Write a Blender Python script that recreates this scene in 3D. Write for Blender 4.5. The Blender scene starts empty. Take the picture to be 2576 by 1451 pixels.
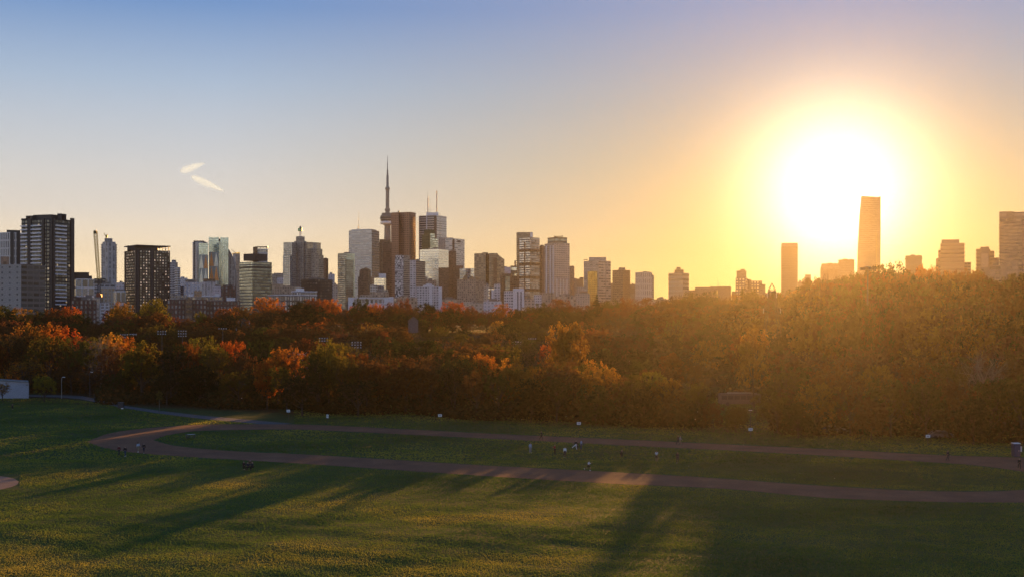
# tuning values ---------------------------------------------------------------
def _l(c):
    c = c/255.0
    return c/12.92 if c <= 0.04045 else ((c+0.055)/1.055)**2.4
def _S(r, g, b, k=1.0): return (_l(r)*k, _l(g)*k, _l(b)*k, 1.0)
SKY_FAR = [(0.0, _S(248, 212, 158, 1.45)), (0.045, _S(237, 214, 180, 1.32)), (.085, _S(222, 212, 200, 1.07)), (.13, _S(203, 204, 206, .94)), (.185, _S(168, 185, 206, .90)), (.245, _S(112, 146, 194, .88)), (.55, _S(66, 112, 168, .78)), (1.0, _S(62, 112, 165, .72))]
SKY_NEAR = [(0.0, _S(238, 182, 66, 1.35)), (0.04, _S(222, 172, 74, 1.22)), (0.08, _S(196, 160, 88, 1.05)), (.12, _S(172, 154, 110, .95)), (.17, _S(154, 149, 138, .88)), (.21, _S(146, 148, 160, .86)), (.245, _S(140, 148, 178, .86)), (.55, _S(70, 112, 165, .78)), (1.0, _S(62, 112, 165, .72))]
SIDE_POW = 1.1
GLOW1 = (2.9, 1.7, (2.2, 1.95, 1.5))
VEIL_D, VEIL_G, VEIL_C = 0.7e-3, .86, (.034, .0323, .030)
GLOW2 = (8.0, 1.2, (.0, .0, .0))
GLOW3 = (18.0, 1.5, (.0, .0, .0))
NISHITA_SHARE = .04
SUN_E, SUN_C = 5.0, (1.0, .46, .105)
HAZE_D, HAZE_G, HAZE_C = 4.0e-5, .90, (.040, .038, .0352)
EXPOSURE = 1.45
GRASS_N = 640000
FILL_N = 52
WOOD_N = 150
import bpy, math, random
import numpy as np
from mathutils import Vector, Matrix

# ------------------------------------------------------------------ basics
random.seed(7); RNG = np.random.default_rng(11)
F, UC, VH, H = 3035.0, 1288.0, 795.0, 22.5      # lens in pixels of a 2576-wide frame, horizon row, eye height (m)
SUN_AZ, SUN_EL = math.radians(15.1), math.radians(5.5)
SUN = Vector((math.sin(SUN_AZ)*math.cos(SUN_EL), math.cos(SUN_AZ)*math.cos(SUN_EL), math.sin(SUN_EL)))
scene = bpy.context.scene
COL = scene.collection

def at(u, v, Y): return Vector(((u-UC)/F*Y, Y, H-(v-VH)/F*Y))
def on_ground(u, v):
    Y = H*F/(v-VH); return Vector(((u-UC)/F*Y, Y, 0.0))
def lin(c):
    c = c/255.0
    return c/12.92 if c <= 0.04045 else ((c+0.055)/1.055)**2.4
def S(r, g, b, k=1.0): return (lin(r)*k, lin(g)*k, lin(b)*k, 1.0)
def lerp(a, b, t): return a+(b-a)*t
def smooth(t):
    t = np.clip(t, 0, 1); return t*t*(3-2*t)

def link(o, parent=None):
    COL.objects.link(o)
    if parent is not None: o.parent = parent
    return o
def tag(o, label=None, cat=None, group=None, kind=None):
    if label: o['label'] = label
    if cat: o['category'] = cat
    if group: o['group'] = group
    if kind: o['kind'] = kind
    return o
def empty(name, loc=(0, 0, 0), rz=0.0):
    o = bpy.data.objects.new(name, None); o.location = loc; o.rotation_euler = (0, 0, rz)
    o.empty_display_size = 0.5
    return link(o)
def mesh_obj(name, mesh, parent=None, loc=None):
    o = bpy.data.objects.new(name, mesh)
    if loc is not None: o.location = loc
    return link(o, parent)
def np_mesh(name, V, Fq, mats, smooth_shade=False):
    """V (n,3) array, Fq (m,k) array of equal-length faces"""
    me = bpy.data.meshes.new(name)
    V = np.asarray(V, dtype=np.float32); Fq = np.asarray(Fq, dtype=np.int32)
    me.vertices.add(len(V)); me.vertices.foreach_set('co', V.ravel())
    k = Fq.shape[1]
    me.loops.add(Fq.size); me.loops.foreach_set('vertex_index', Fq.ravel())
    me.polygons.add(len(Fq)); me.polygons.foreach_set('loop_start', np.arange(0, Fq.size, k, dtype=np.int32))
    me.polygons.foreach_set('loop_total', np.full(len(Fq), k, dtype=np.int32))
    if smooth_shade: me.polygons.foreach_set('use_smooth', np.ones(len(Fq), dtype=bool))
    for m in mats: me.materials.append(m)
    me.update(calc_edges=True)
    return me

class MB:
    """collects faces with uv and material slots, then becomes ONE mesh object"""
    def __init__(s): s.v = []; s.f = []; s.uv = []; s.m = []
    def face(s, pts, uvs=None, m=0):
        i = len(s.v); s.v += [tuple(p) for p in pts]; s.f.append(list(range(i, i+len(pts))))
        s.uv.append(uvs if uvs else [(0.5, 0.5)]*len(pts)); s.m.append(m)
    def box(s, c, size, rz=0.0, m=0):
        cx, cy, cz = c; hx, hy, hz = size[0]/2, size[1]/2, size[2]/2
        ca, sa = math.cos(rz), math.sin(rz)
        P = [(cx+x*ca-y*sa, cy+x*sa+y*ca, cz+z) for z in (-hz, hz) for x, y in ((-hx, -hy), (hx, -hy), (hx, hy), (-hx, hy))]
        for q in ((3, 2, 1, 0), (4, 5, 6, 7), (0, 1, 5, 4), (1, 2, 6, 5), (2, 3, 7, 6), (3, 0, 4, 7)):
            s.face([P[k] for k in q], None, m)
    def bar(s, a, b, w, m=0, n=4, w2=None):
        a, b = Vector(a), Vector(b); d = b-a
        if d.length < 1e-6: return
        d.normalize(); x = d.orthogonal().normalized(); y = d.cross(x)
        w2 = w if w2 is None else w2
        A = [a+(x*math.cos(2*math.pi*k/n+.785)+y*math.sin(2*math.pi*k/n+.785))*w*.5 for k in range(n)]
        B = [b+(x*math.cos(2*math.pi*k/n+.785)+y*math.sin(2*math.pi*k/n+.785))*w2*.5 for k in range(n)]
        for k in range(n):
            s.face([A[k], A[(k+1) % n], B[(k+1) % n], B[k]], None, m)
        s.face(A[::-1], None, m); s.face(B, None, m)
    def prism(s, poly, z0, z1, bay=4.0, floor=3.5, m=0, mr=1):
        """poly: CCW plan outline; uv counted in whole bays and floors, storeys from the roof down"""
        n = len(poly); nf = max(1, round((z1-z0)/floor))
        for k in range(n):
            a, b = poly[k], poly[(k+1) % n]
            L = math.hypot(b[0]-a[0], b[1]-a[1]); nb = max(1, round(L/bay))
            s.face([(a[0], a[1], z0), (b[0], b[1], z0), (b[0], b[1], z1), (a[0], a[1], z1)],
                   [(k*37, 0), (k*37+nb, 0), (k*37+nb, nf), (k*37, nf)], m)
        s.face([(p[0], p[1], z1) for p in poly], None, mr)
        s.face([(p[0], p[1], z0) for p in reversed(poly)], None, mr)
    def plate(s, prof, Y, depth, bay=4.0, floor=3.5, m=0, mr=1, hd=None):
        """elevation outline prof = [(x,z)...] CCW seen from the camera, extruded away along hd"""
        hd = hd or (Vector((sum(x for x, z in prof)/len(prof), Y, 0)).normalized() if Y > 250 else Vector((0, 1, 0)))
        fr = [Vector((x, Y, z)) for x, z in prof]; bk = [p+hd*depth for p in fr]
        zt = max(z for x, z in prof); x0 = min(x for x, z in prof)
        s.face(fr, [((x-x0)/bay, (z-zt)/floor+200) for x, z in prof], m)
        s.face(bk[::-1], [((x-x0)/bay, (z-zt)/floor+200) for x, z in prof][::-1], m)
        n = len(fr)
        for k in range(n):
            a, b = fr[k], fr[(k+1) % n]; c, d = bk[(k+1) % n], bk[k]
            steep = abs(b.z-a.z) > abs(b.x-a.x)
            if steep: s.face([b, a, d, c], [(0, b.z/floor), (0, a.z/floor), (round(depth/bay), a.z/floor), (round(depth/bay), b.z/floor)], m)
            else: s.face([b, a, d, c], None, mr)
    def lathe(s, prof, cx, cy, n=24, m=0):
        """prof = [(r,z)...] from bottom to top"""
        for (r0, z0), (r1, z1) in zip(prof, prof[1:]):
            for k in range(n):
                a, b = 2*math.pi*k/n, 2*math.pi*(k+1)/n
                s.face([(cx+r0*math.cos(a), cy+r0*math.sin(a), z0), (cx+r0*math.cos(b), cy+r0*math.sin(b), z0),
                        (cx+r1*math.cos(b), cy+r1*math.sin(b), z1), (cx+r1*math.cos(a), cy+r1*math.sin(a), z1)],
                       [(k, z0/4), (k+1, z0/4), (k+1, z1/4), (k, z1/4)], m)
        r, z = prof[-1]; s.face([(cx+r*math.cos(2*math.pi*k/n), cy+r*math.sin(2*math.pi*k/n), z) for k in range(n)], None, m)
    def build(s, name, mats, parent=None, origin=None):
        me = bpy.data.meshes.new(name)
        o = Vector(origin) if origin is not None else Vector((0, 0, 0))
        me.from_pydata([tuple(Vector(p)-o) for p in s.v], [], s.f)
        uv = me.uv_layers.new(name='UVMap')
        uv.data.foreach_set('uv', [x for f in s.uv for p in f for x in p])
        me.polygons.foreach_set('material_index', s.m)
        for m in (mats if isinstance(mats, (list, tuple)) else [mats]): me.materials.append(m)
        me.update()
        ob = mesh_obj(name, me, parent)
        if origin is not None:
            ob.location = o if parent is None else o-Vector(parent.location)
        elif parent is not None:
            ob.location = -Vector(parent.location) if not parent.rotation_euler.z else (0, 0, 0)
        return ob

# ------------------------------------------------------------------ materials
def new_mat(name):
    m = bpy.data.materials.new(name); m.use_nodes = True
    nt = m.node_tree; nt.nodes.clear()
    out = nt.nodes.new('ShaderNodeOutputMaterial')
    return m, nt, out
class NT:
    def __init__(s, nt): s.nt = nt
    def n(s, t, **kw):
        nd = s.nt.nodes.new(t)
        for k, v in kw.items(): setattr(nd, k, v)
        return nd
    def put(s, sock, val):
        if hasattr(val, 'is_output') or isinstance(val, bpy.types.NodeSocket): s.nt.links.new(val, sock)
        else: sock.default_value = val
    def math(s, op, a, b=None, c=None, clamp=False):
        nd = s.n('ShaderNodeMath', operation=op); nd.use_clamp = clamp
        s.put(nd.inputs[0], a)
        if b is not None: s.put(nd.inputs[1], b)
        if c is not None: s.put(nd.inputs[2], c)
        return nd.outputs[0]
    def vmath(s, op, a, b=None, scale=None):
        nd = s.n('ShaderNodeVectorMath', operation=op); s.put(nd.inputs[0], a)
        if b is not None: s.put(nd.inputs[1], b)
        if scale is not None: s.put(nd.inputs['Scale'], scale)
        return nd.outputs['Value'] if op in ('DOT_PRODUCT', 'LENGTH') else nd.outputs[0]
    def mix(s, f, a, b, blend='MIX'):
        nd = s.n('ShaderNodeMix', data_type='RGBA', blend_type=blend)
        s.put(nd.inputs[0], f); s.put(nd.inputs[6], a); s.put(nd.inputs[7], b); return nd.outputs[2]
    def mixf(s, f, a, b):
        nd = s.n('ShaderNodeMix', data_type='FLOAT')
        s.put(nd.inputs[0], f); s.put(nd.inputs[2], a); s.put(nd.inputs[3], b); return nd.outputs[0]
    def ramp(s, f, stops, interp='LINEAR'):
        nd = s.n('ShaderNodeValToRGB'); cr = nd.color_ramp; cr.interpolation = interp
        while len(cr.elements) < len(stops): cr.elements.new(0.5)
        for e, (p, c) in zip(cr.elements, stops): e.position = p; e.color = c
        s.put(nd.inputs[0], f); return nd.outputs[0]
    def noise(s, vec, scale, detail=3, rough=.55, out=0):
        nd = s.n('ShaderNodeTexNoise'); s.put(nd.inputs['Vector'], vec)
        nd.inputs['Scale'].default_value = scale; nd.inputs['Detail'].default_value = detail; nd.inputs['Roughness'].default_value = rough
        return nd.outputs[out]
    def white(s, vec):
        nd = s.n('ShaderNodeTexWhiteNoise', noise_dimensions='3D'); s.put(nd.inputs['Vector'], vec); return nd.outputs[0]
    def xyz(s, v):
        nd = s.n('ShaderNodeSeparateXYZ'); s.put(nd.inputs[0], v); return nd.outputs
    def comb(s, x, y, z):
        nd = s.n('ShaderNodeCombineXYZ'); s.put(nd.inputs[0], x); s.put(nd.inputs[1], y); s.put(nd.inputs[2], z); return nd.outputs[0]
    def principled(s, color, rough=.8, metal=0.0, normal=None, spec=.3):
        nd = s.n('ShaderNodeBsdfPrincipled')
        s.put(nd.inputs['Base Color'], color); s.put(nd.inputs['Roughness'], rough); s.put(nd.inputs['Metallic'], metal)
        nd.inputs['Specular IOR Level'].default_value = spec
        if normal is not None: s.put(nd.inputs['Normal'], normal)
        return nd.outputs[0]

def plain(name, col, rough=.75, metal=0.0, var=.18, scale=.8, spec=.3):
    m, nt, out = new_mat(name); g = NT(nt)
    pos = g.n('ShaderNodeNewGeometry').outputs['Position']
    k = g.noise(pos, scale, 4)
    k = g.math('MULTIPLY_ADD', k, 2*var, 1-var)
    c = g.vmath('SCALE', (col[0], col[1], col[2]), scale=k)
    nt.links.new(g.principled(c, rough, metal, spec=spec), out.inputs[0]); return m

def facade(name, wall, glass, wx=.6, wz=.55, metal=.6, rough=.15, pattern='grid', glint=0.0, glint_col=(1, .62, .35), tint=.15, wallrough=.8, gvar=.55):
    """storeys and bays: uv is counted in bays (u) and floors (v)"""
    m, nt, out = new_mat(name); g = NT(nt)
    if not name.startswith('dark'): wall = tuple(min(.8, c*.98+.05) for c in wall); glass = tuple(min(.8, c*1.22+.012) for c in glass)  # distance haze put into wall and pane colours as a paler tone
    uv = g.n('ShaderNodeUVMap').outputs[0]; x, y, _ = g.xyz(uv)
    oi = g.n('ShaderNodeObjectInfo').outputs['Random']
    fx, fy = g.math('FRACT', x), g.math('FRACT', y)
    cx, cy = g.math('FLOOR', x), g.math('FLOOR', y)
    rnd = g.white(g.comb(cx, cy, g.math('MULTIPLY', oi, 91.7)))
    ax = g.math('ABSOLUTE', g.math('SUBTRACT', fx, .5)); ay = g.math('ABSOLUTE', g.math('SUBTRACT', fy, .5))
    if pattern == 'grid':
        mask = g.math('MULTIPLY', g.math('LESS_THAN', ax, wx/2), g.math('LESS_THAN', ay, wz/2))
    elif pattern == 'maze':
        r2 = g.white(g.comb(g.math('FLOOR', g.math('MULTIPLY', x, 3)), g.math('FLOOR', g.math('MULTIPLY', y, 1.0)), 3.3))
        r3 = g.white(g.comb(cx, g.math('FLOOR', g.math('MULTIPLY', y, .5)), 7.3))
        mask = g.math('GREATER_THAN', g.mixf(g.math('GREATER_THAN', r3, .5), r2, g.math('GREATER_THAN', ay, .22)), .5)
    elif pattern == 'harlequin':
        mask = g.math('LESS_THAN', g.math('ADD', ax, ay), .5)
    elif pattern == 'triangle':
        mask = g.math('LESS_THAN', g.math('MULTIPLY', ax, 2), g.math('SUBTRACT', 1, fy))
    big = g.noise(g.comb(x, y, oi), .13, 3)
    wallc = g.vmath('SCALE', wall[:3], scale=g.math('MULTIPLY_ADD', big, 2*tint, 1-tint))
    gc = g.vmath('SCALE', glass[:3], scale=g.math('MULTIPLY_ADD', rnd, 2*gvar, 1-gvar))
    if pattern in ('harlequin', 'triangle'):
        gc = g.mix(g.math('GREATER_THAN', rnd, .6), glass + (1,) if len(glass) == 3 else glass, (.42, .22, .10, 1))
    c = g.mix(mask, wallc, gc)
    b = g.principled(c, g.mixf(mask, wallrough, g.math('MULTIPLY_ADD', rnd, .12, rough)), g.mixf(mask, 0.0, metal))
    if glint > 0:  # glowing panes stand in for glints of sky; no lamps behind
        em = g.n('ShaderNodeEmission'); em.inputs[0].default_value = (*glint_col, 1)
        on = g.math('MULTIPLY', mask, g.math('GREATER_THAN', rnd, 1-glint))
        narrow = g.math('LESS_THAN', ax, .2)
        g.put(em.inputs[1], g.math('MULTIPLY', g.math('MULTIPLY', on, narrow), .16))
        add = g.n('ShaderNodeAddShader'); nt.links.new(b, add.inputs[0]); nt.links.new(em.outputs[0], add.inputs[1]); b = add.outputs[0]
    nt.links.new(b, out.inputs[0]); return m

# ------------------------------------------------------------------ camera
cam = bpy.data.cameras.new('camera'); camo = bpy.data.objects.new('camera', cam); link(camo)
cam.sensor_width = 36; cam.lens = 36*F/2576; cam.shift_y = 70/2576
cam.clip_start = .5; cam.clip_end = 40000
camo.location = (0, 0, H); camo.rotation_euler = (math.radians(90), 0, 0)
scene.camera = camo

# ------------------------------------------------------------------ sky, sun, air
world = bpy.data.worlds.new('World'); scene.world = world; world.use_nodes = True
wt = world.node_tree; wt.nodes.clear(); g = NT(wt)
wout = g.n('ShaderNodeOutputWorld'); bg = g.n('ShaderNodeBackground')
sky = g.n('ShaderNodeTexSky'); sky.sky_type = 'NISHITA'; sky.sun_disc = False
sky.sun_elevation = SUN_EL; sky.sun_rotation = SUN_AZ
sky.air_density = 1.0; sky.dust_density = 2.0; sky.ozone_density = 2.0; sky.altitude = 100
D = g.vmath('NORMALIZE', g.n('ShaderNodeTexCoord').outputs['Generated'])
dz = g.xyz(D)[2]
dot = g.vmath('DOT_PRODUCT', D, tuple(SUN))
ang = g.math('ARCCOSINE', g.math('MINIMUM', dot, 0.999999))          # radians from the sun
# the evening gradient: pale at the horizon, blue overhead (values x10: the background strength is 0.1)
far_side = g.ramp(g.math('MULTIPLY', dz, 1.0), SKY_FAR)
near_side = g.ramp(g.math('MULTIPLY', dz, 1.0), SKY_NEAR)
side = g.math('SUBTRACT', 1.0, g.math('MULTIPLY', ang, 1/math.radians(29)), clamp=True)
grad = g.mix(g.math('POWER', side, SIDE_POW), far_side, near_side)
def lobe(width, power, col):
    k = g.math('POWER', 2.71828, g.math('MULTIPLY', g.math('POWER', g.math('MULTIPLY', ang, 1/math.radians(width)), power), -1.0))
    return g.vmath('SCALE', col, scale=k)
glow = g.vmath('ADD', lobe(*GLOW1), g.vmath('ADD', lobe(*GLOW2), lobe(*GLOW3)))
anti = g.math('MULTIPLY_ADD', g.math('MAXIMUM', g.math('MULTIPLY', g.xyz(D)[1], -1.0), 0.0), 8.5, 10.0)      # the sky opposite the sun, still bright at this hour
tot = g.vmath('ADD', g.vmath('SCALE', grad, scale=anti), g.vmath('SCALE', glow, scale=10.0))
tot = g.vmath('ADD', tot, g.vmath('SCALE', sky.outputs[0], scale=NISHITA_SHARE))
wt.links.new(tot, bg.inputs[0]); bg.inputs[1].default_value = 0.05
wt.links.new(bg.outputs[0], wout.inputs[0])

sl = bpy.data.lights.new('sun', 'SUN'); sl.energy = SUN_E; sl.angle = math.radians(.53); sl.color = SUN_C
so = bpy.data.objects.new('sun', sl); link(so); so.rotation_euler = SUN.to_track_quat('Z', 'Y').to_euler(); so.location = (0, 0, 300)

def make_haze():
    mb = MB(); mb.box((0, 2000, 249), (5200, 5300, 504))
    m, nt, out = new_mat('haze_air'); pv = nt.nodes.new('ShaderNodeVolumePrincipled')
    pv.inputs['Color'].default_value = (*HAZE_C, 1); pv.inputs['Density'].default_value = HAZE_D; pv.inputs['Anisotropy'].default_value = HAZE_G
    nt.links.new(pv.outputs[0], out.inputs['Volume'])
    o = mb.build('haze', m); tag(o, 'warm evening haze lying over the valley and the city', kind='stuff')
make_haze()
def make_veil():
    mb = MB(); mb.box((30, 215, 24.5), (900, 550, 50))  # added volume: lens glare on the sun side imitated as lit air
    m, nt, out = new_mat('added_veil_air'); pv = nt.nodes.new('ShaderNodeVolumePrincipled')
    pv.inputs['Color'].default_value = (*VEIL_C, 1); pv.inputs['Density'].default_value = VEIL_D; pv.inputs['Anisotropy'].default_value = VEIL_G
    nt.links.new(pv.outputs[0], out.inputs['Volume'])
    tag(mb.build('veil', m), 'thin sunlit mist added to imitate lens glare over the valley trees', kind='stuff')
make_veil()

scene.view_settings.view_transform = 'Standard'; scene.view_settings.look = 'None'
scene.view_settings.exposure = EXPOSURE; scene.view_settings.gamma = 1.0
scene.render.engine = 'CYCLES'
cy = scene.cycles
cy.use_denoising = True; cy.use_adaptive_sampling = False
try: cy.denoiser = 'OPENIMAGEDENOISE'; cy.denoising_input_passes = 'RGB_ALBEDO_NORMAL'
except Exception: pass
cy.max_bounces = 5; cy.diffuse_bounces = 2; cy.glossy_bounces = 2; cy.transmission_bounces = 3; cy.volume_bounces = 0; cy.transparent_max_bounces = 8
cy.sample_clamp_indirect = 4.0; cy.caustics_reflective = False; cy.caustics_refractive = False
cy.use_light_tree = False
# ------------------------------------------------------------------ ground
SLOPE_X = [-900, -250, -60, 60, 110, 150, 300, 900]
SLOPE_S = [300, 290, 390, 370, 250, 215, 200, 200]
def ground_z(x, y):
    x = np.asarray(x, dtype=float); y = np.asarray(y, dtype=float)
    edge = 252-.5*np.clip(x, -320, 320)
    s = y-edge
    Sx = np.interp(x, SLOPE_X, SLOPE_S)
    z = 15.0*smooth((s-95)/(Sx-95))
    z = z + .9*np.sin(x*.021+1.3)*np.sin(y*.017)*smooth((s-60)/80)
    und = .09*np.sin(x*.33+1.1*np.sin(y*.21))*np.sin(y*.41+.8*np.sin(x*.17))+.10*np.sin(x*.12-y*.19+.5)+.04*np.sin(x*.71+y*.37)*np.sin(y*.83-x*.21)
    z = np.maximum(z, 0)+(und+.2)*smooth((150-y)/22)*(y > 80)
    hill = np.where(y < 75, 20.8*(1-np.clip(y, 0, 75)/75)**1.25, 0)
    return np.where(y < 75, hill, np.maximum(z, 0))
def gz(x, y): return float(ground_z(x, y))
def s_of(x, y): return y-(252-.5*x)

def sheet(xs, ys, zf):
    X, Y = np.meshgrid(xs, ys); Z = zf(X, Y)
    V = np.stack([X.ravel(), Y.ravel(), Z.ravel()], 1)
    nx = len(xs); i = np.arange(len(ys)-1)[:, None]*nx+np.arange(nx-1)[None, :]
    Fq = np.stack([i, i+1, i+1+nx, i+nx], -1).reshape(-1, 4)
    return V, Fq

m_ground, nt, out = new_mat('meadow_and_forest_floor'); g = NT(nt)
pos = g.n('ShaderNodeNewGeometry').outputs['Position']; px_, py_, pz_ = g.xyz(pos)
flat = g.comb(px_, g.math('MULTIPLY', py_, .45), 0)
n1 = g.noise(flat, .045, 4); n2 = g.noise(pos, .5, 5, .65); n3 = g.noise(pos, 3.0, 3)
grass = g.ramp(n1, [(.25, (.028, .056, .018, 1)), (.5, (.042, .076, .022, 1)), (.75, (.070, .092, .028, 1))])
grass = g.mix(g.math('MULTIPLY', g.math('SUBTRACT', n2, .42, clamp=True), 1.6), grass, (.105, .088, .032, 1))
grass = g.vmath('SCALE', grass, scale=g.math('MULTIPLY_ADD', n3, .9, .55))
floor_c = g.ramp(n2, [(.3, (.030, .028, .013, 1)), (.7, (.085, .055, .022, 1))])
floor_c = g.mix(g.math('GREATER_THAN', n1, .56), floor_c, (.050, .060, .018, 1))
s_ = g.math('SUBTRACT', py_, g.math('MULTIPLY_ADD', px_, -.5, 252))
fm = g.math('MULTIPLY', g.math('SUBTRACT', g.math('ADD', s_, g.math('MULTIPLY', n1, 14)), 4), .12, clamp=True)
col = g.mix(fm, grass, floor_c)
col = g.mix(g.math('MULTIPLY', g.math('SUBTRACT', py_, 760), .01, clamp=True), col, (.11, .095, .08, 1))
bmp = nt.nodes.new('ShaderNodeBump'); bmp.inputs['Strength'].default_value = .5; bmp.inputs['Distance'].default_value = .18
g.put(bmp.inputs['Height'], g.math('ADD', g.noise(g.comb(px_, g.math('MULTIPLY', py_, 1.6), 0), .9, 5, .7), g.math('MULTIPLY', g.noise(pos, .12, 3), 3.0)))
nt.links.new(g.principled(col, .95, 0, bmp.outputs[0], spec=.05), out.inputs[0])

xs = np.concatenate([np.linspace(-2500, -500, 12, endpoint=False), np.linspace(-500, -84, 42, endpoint=False), np.linspace(-84, 84, 141), np.linspace(92, 500, 42), np.linspace(600, 2500, 12)])
ys = np.concatenate([np.linspace(-500, -20, 10, endpoint=False), np.linspace(-20, 96, 30, endpoint=False), np.linspace(96, 156, 60, endpoint=False), np.linspace(156, 800, 100, endpoint=False), np.linspace(800, 4550, 30)])
V, Fq = sheet(xs, ys, ground_z)
tag(mesh_obj('ground', np_mesh('ground', V, Fq, [m_ground], True)), kind='structure')

# ------------------------------------------------------------------ running track, path, bare earth
OUT = [(227, 1107), (263, 1092), (306, 1083), (368, 1076), (460, 1069), (551, 1066), (755, 1066.5), (975, 1076), (1195, 1087.7), (1439, 1098.7), (1683, 1109.7), (1824, 1116.5), (2130, 1131), (2375, 1144), (2576, 1150)]
OUT_R = [(98, 186), (112, 170), (111, 156), (99, 148), (84, 145)]
OUT2 = [(2576, 1262.6), (2437, 1262), (2283, 1259), (2069, 1250), (1824, 1228), (1561, 1216), (1439, 1208.6), (1195, 1194), (975, 1179), (755, 1164.6), (613, 1156), (490, 1148.7), (368, 1140), (306, 1133), (260, 1124), (228, 1113)]
INN = [(389.7, 1104), (420, 1093.5), (460, 1086.5), (505, 1082), (582, 1080), (755, 1079), (975, 1089), (1195, 1100), (1439, 1112), (1683, 1124.4), (1824, 1130.7), (2069, 1144), (2314, 1159.4), (2436, 1167), (2528, 1178), (2576, 1185)]
INN_R = [(78, 168), (81, 162), (74, 158)]
INN2 = [(2576, 1231), (2498, 1234.5), (2314, 1233.5), (2069, 1220.7), (1824, 1203), (1683, 1194), (1439, 1180.5), (1195, 1168), (975, 1154), (755, 1141), (613, 1135), (490, 1126), (429, 1118), (390, 1107)]
def loop(a, r, b, n=260):
    P = [on_ground(u, v).xy for u, v in a]+[Vector(p) for p in r]+[on_ground(u, v).xy for u, v in b]
    out_ = []
    k = len(P)
    for i in range(k):                                        # Catmull-Rom, closed
        p0, p1, p2, p3 = P[i-1], P[i], P[(i+1) % k], P[(i+2) % k]
        for t in np.linspace(0, 1, 8, endpoint=False):
            out_.append(.5*((2*p1)+(p2-p0)*t+(2*p0-5*p1+4*p2-p3)*t*t+(3*p1-p0-3*p2+p3)*t**3))
    A = np.array([[p.x, p.y] for p in out_]+[[out_[0].x, out_[0].y]])
    d = np.concatenate([[0], np.cumsum(np.hypot(*np.diff(A, axis=0).T))])
    q = np.linspace(0, d[-1], n, endpoint=False)
    return np.stack([np.interp(q, d, A[:, 0]), np.interp(q, d, A[:, 1])], 1)
Lo, Li = loop(OUT, OUT_R, OUT2), loop(INN, INN_R, INN2)
wob = RNG.normal(0, .14, (2, len(Lo)))
V, Fq = [], []
n = len(Lo)
for i in range(n):
    c = (Lo[i]+Li[i])/2
    for L, w in ((Lo, wob[0]), (Li, wob[1])):
        p = L[i]+(L[i]-c)/np.linalg.norm(L[i]-c)*w[i]; V.append((p[0], p[1], .012))
    V.append((c[0], c[1], .02))
for i in range(n):
    j = (i+1) % n
    Fq += [(3*i, 3*j, 3*j+2, 3*i+2), (3*i+2, 3*j+2, 3*j+1, 3*i+1)]
m_track, nt, out = new_mat('cinder_track'); g = NT(nt)
pos = g.n('ShaderNodeNewGeometry').outputs['Position']
k = g.noise(pos, .22, 5, .6); k2 = g.noise(pos, 2.5, 4, .7)
c = g.ramp(k, [(.3, (.175, .070, .042, 1)), (.55, (.235, .094, .052, 1)), (.75, (.29, .130, .072, 1))])
c = g.vmath('SCALE', c, scale=g.math('MULTIPLY_ADD', k2, .6, .7))
bmp = nt.nodes.new('ShaderNodeBump'); bmp.inputs['Strength'].default_value = .5; bmp.inputs['Distance'].default_value = .05
g.put(bmp.inputs['Height'], k2)
nt.links.new(g.principled(c, .95, 0, bmp.outputs[0], spec=.1), out.inputs[0])
tag(mesh_obj('running_track', np_mesh('running_track', V, Fq, [m_track])), kind='structure')

m_asph = plain('asphalt_path', (.080, .080, .085), .9, var=.25, scale=.6)
def strip(name, top, bot, mat, z):
    V = []; Fq = []
    for (a, b) in zip(top, bot):
        for u, v in (a, b): p = on_ground(u, v); V.append((p.x, p.y, z))
    for i in range(len(top)-1): Fq.append((2*i, 2*i+2, 2*i+3, 2*i+1))
    return tag(mesh_obj(name, np_mesh(name, V, Fq, [mat])), kind='structure')
strip('path', [(60, 991.5), (150, 992.5), (207, 994.5), (250, 1004), (312, 1019), (400, 1031.5), (500, 1043), (644, 1056), (735, 1064)],
      [(60, 996), (150, 998), (200, 1002), (250, 1011.5), (300, 1023.5), (400, 1038.5), (500, 1051), (644, 1064.5), (690, 1068)], m_asph, .008)
m_dirt = plain('bare_earth', (.20, .125, .095), .95, var=.3, scale=.5)
def patch(name, pts, mat, z):
    P = [on_ground(u, v) for u, v in pts]; c = sum(P, Vector())/len(P)
    V = [(c.x, c.y, z)]+[(p.x, p.y, z) for p in P]
    n = len(P); Fq = [(0, 1+i, 1+(i+1) % n) for i in range(n)]
    return tag(mesh_obj(name, np_mesh(name, V, Fq, [mat])), kind='structure')
patch('dirt_infield', [(-60, 1190), (-10, 1195), (20, 1198.5), (38, 1203.5), (47, 1210), (44, 1217), (30, 1223), (5, 1229), (-40, 1238), (-90, 1230), (-100, 1205)], m_dirt, .014)

# worn reddish earth in the near grass: broken scraps lying on the turf
m_worn = plain('worn_turf', (.13, .085, .045), .95, var=.35, scale=1.2)
V, Fq = [], []
for i in range(90):
    t = RNG.random(); u = 1640+160*t+RNG.normal(0, 16); v = 1400-105*t+RNG.normal(0, 5)
    p = on_ground(u, v); rx, ry = RNG.uniform(.15, .7), RNG.uniform(.15, .6); b = len(V)
    for k in range(6):
        a = k*math.pi/3; V.append((p.x+rx*math.cos(a)*RNG.uniform(.7, 1.2), p.y+ry*math.sin(a)*RNG.uniform(.7, 1.2), .010+.0015*(i % 3)))
    Fq.append([b+k for k in range(6)])
tag(mesh_obj('worn_ground', np_mesh('worn_ground', V, Fq, [m_worn])), kind='structure')

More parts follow.
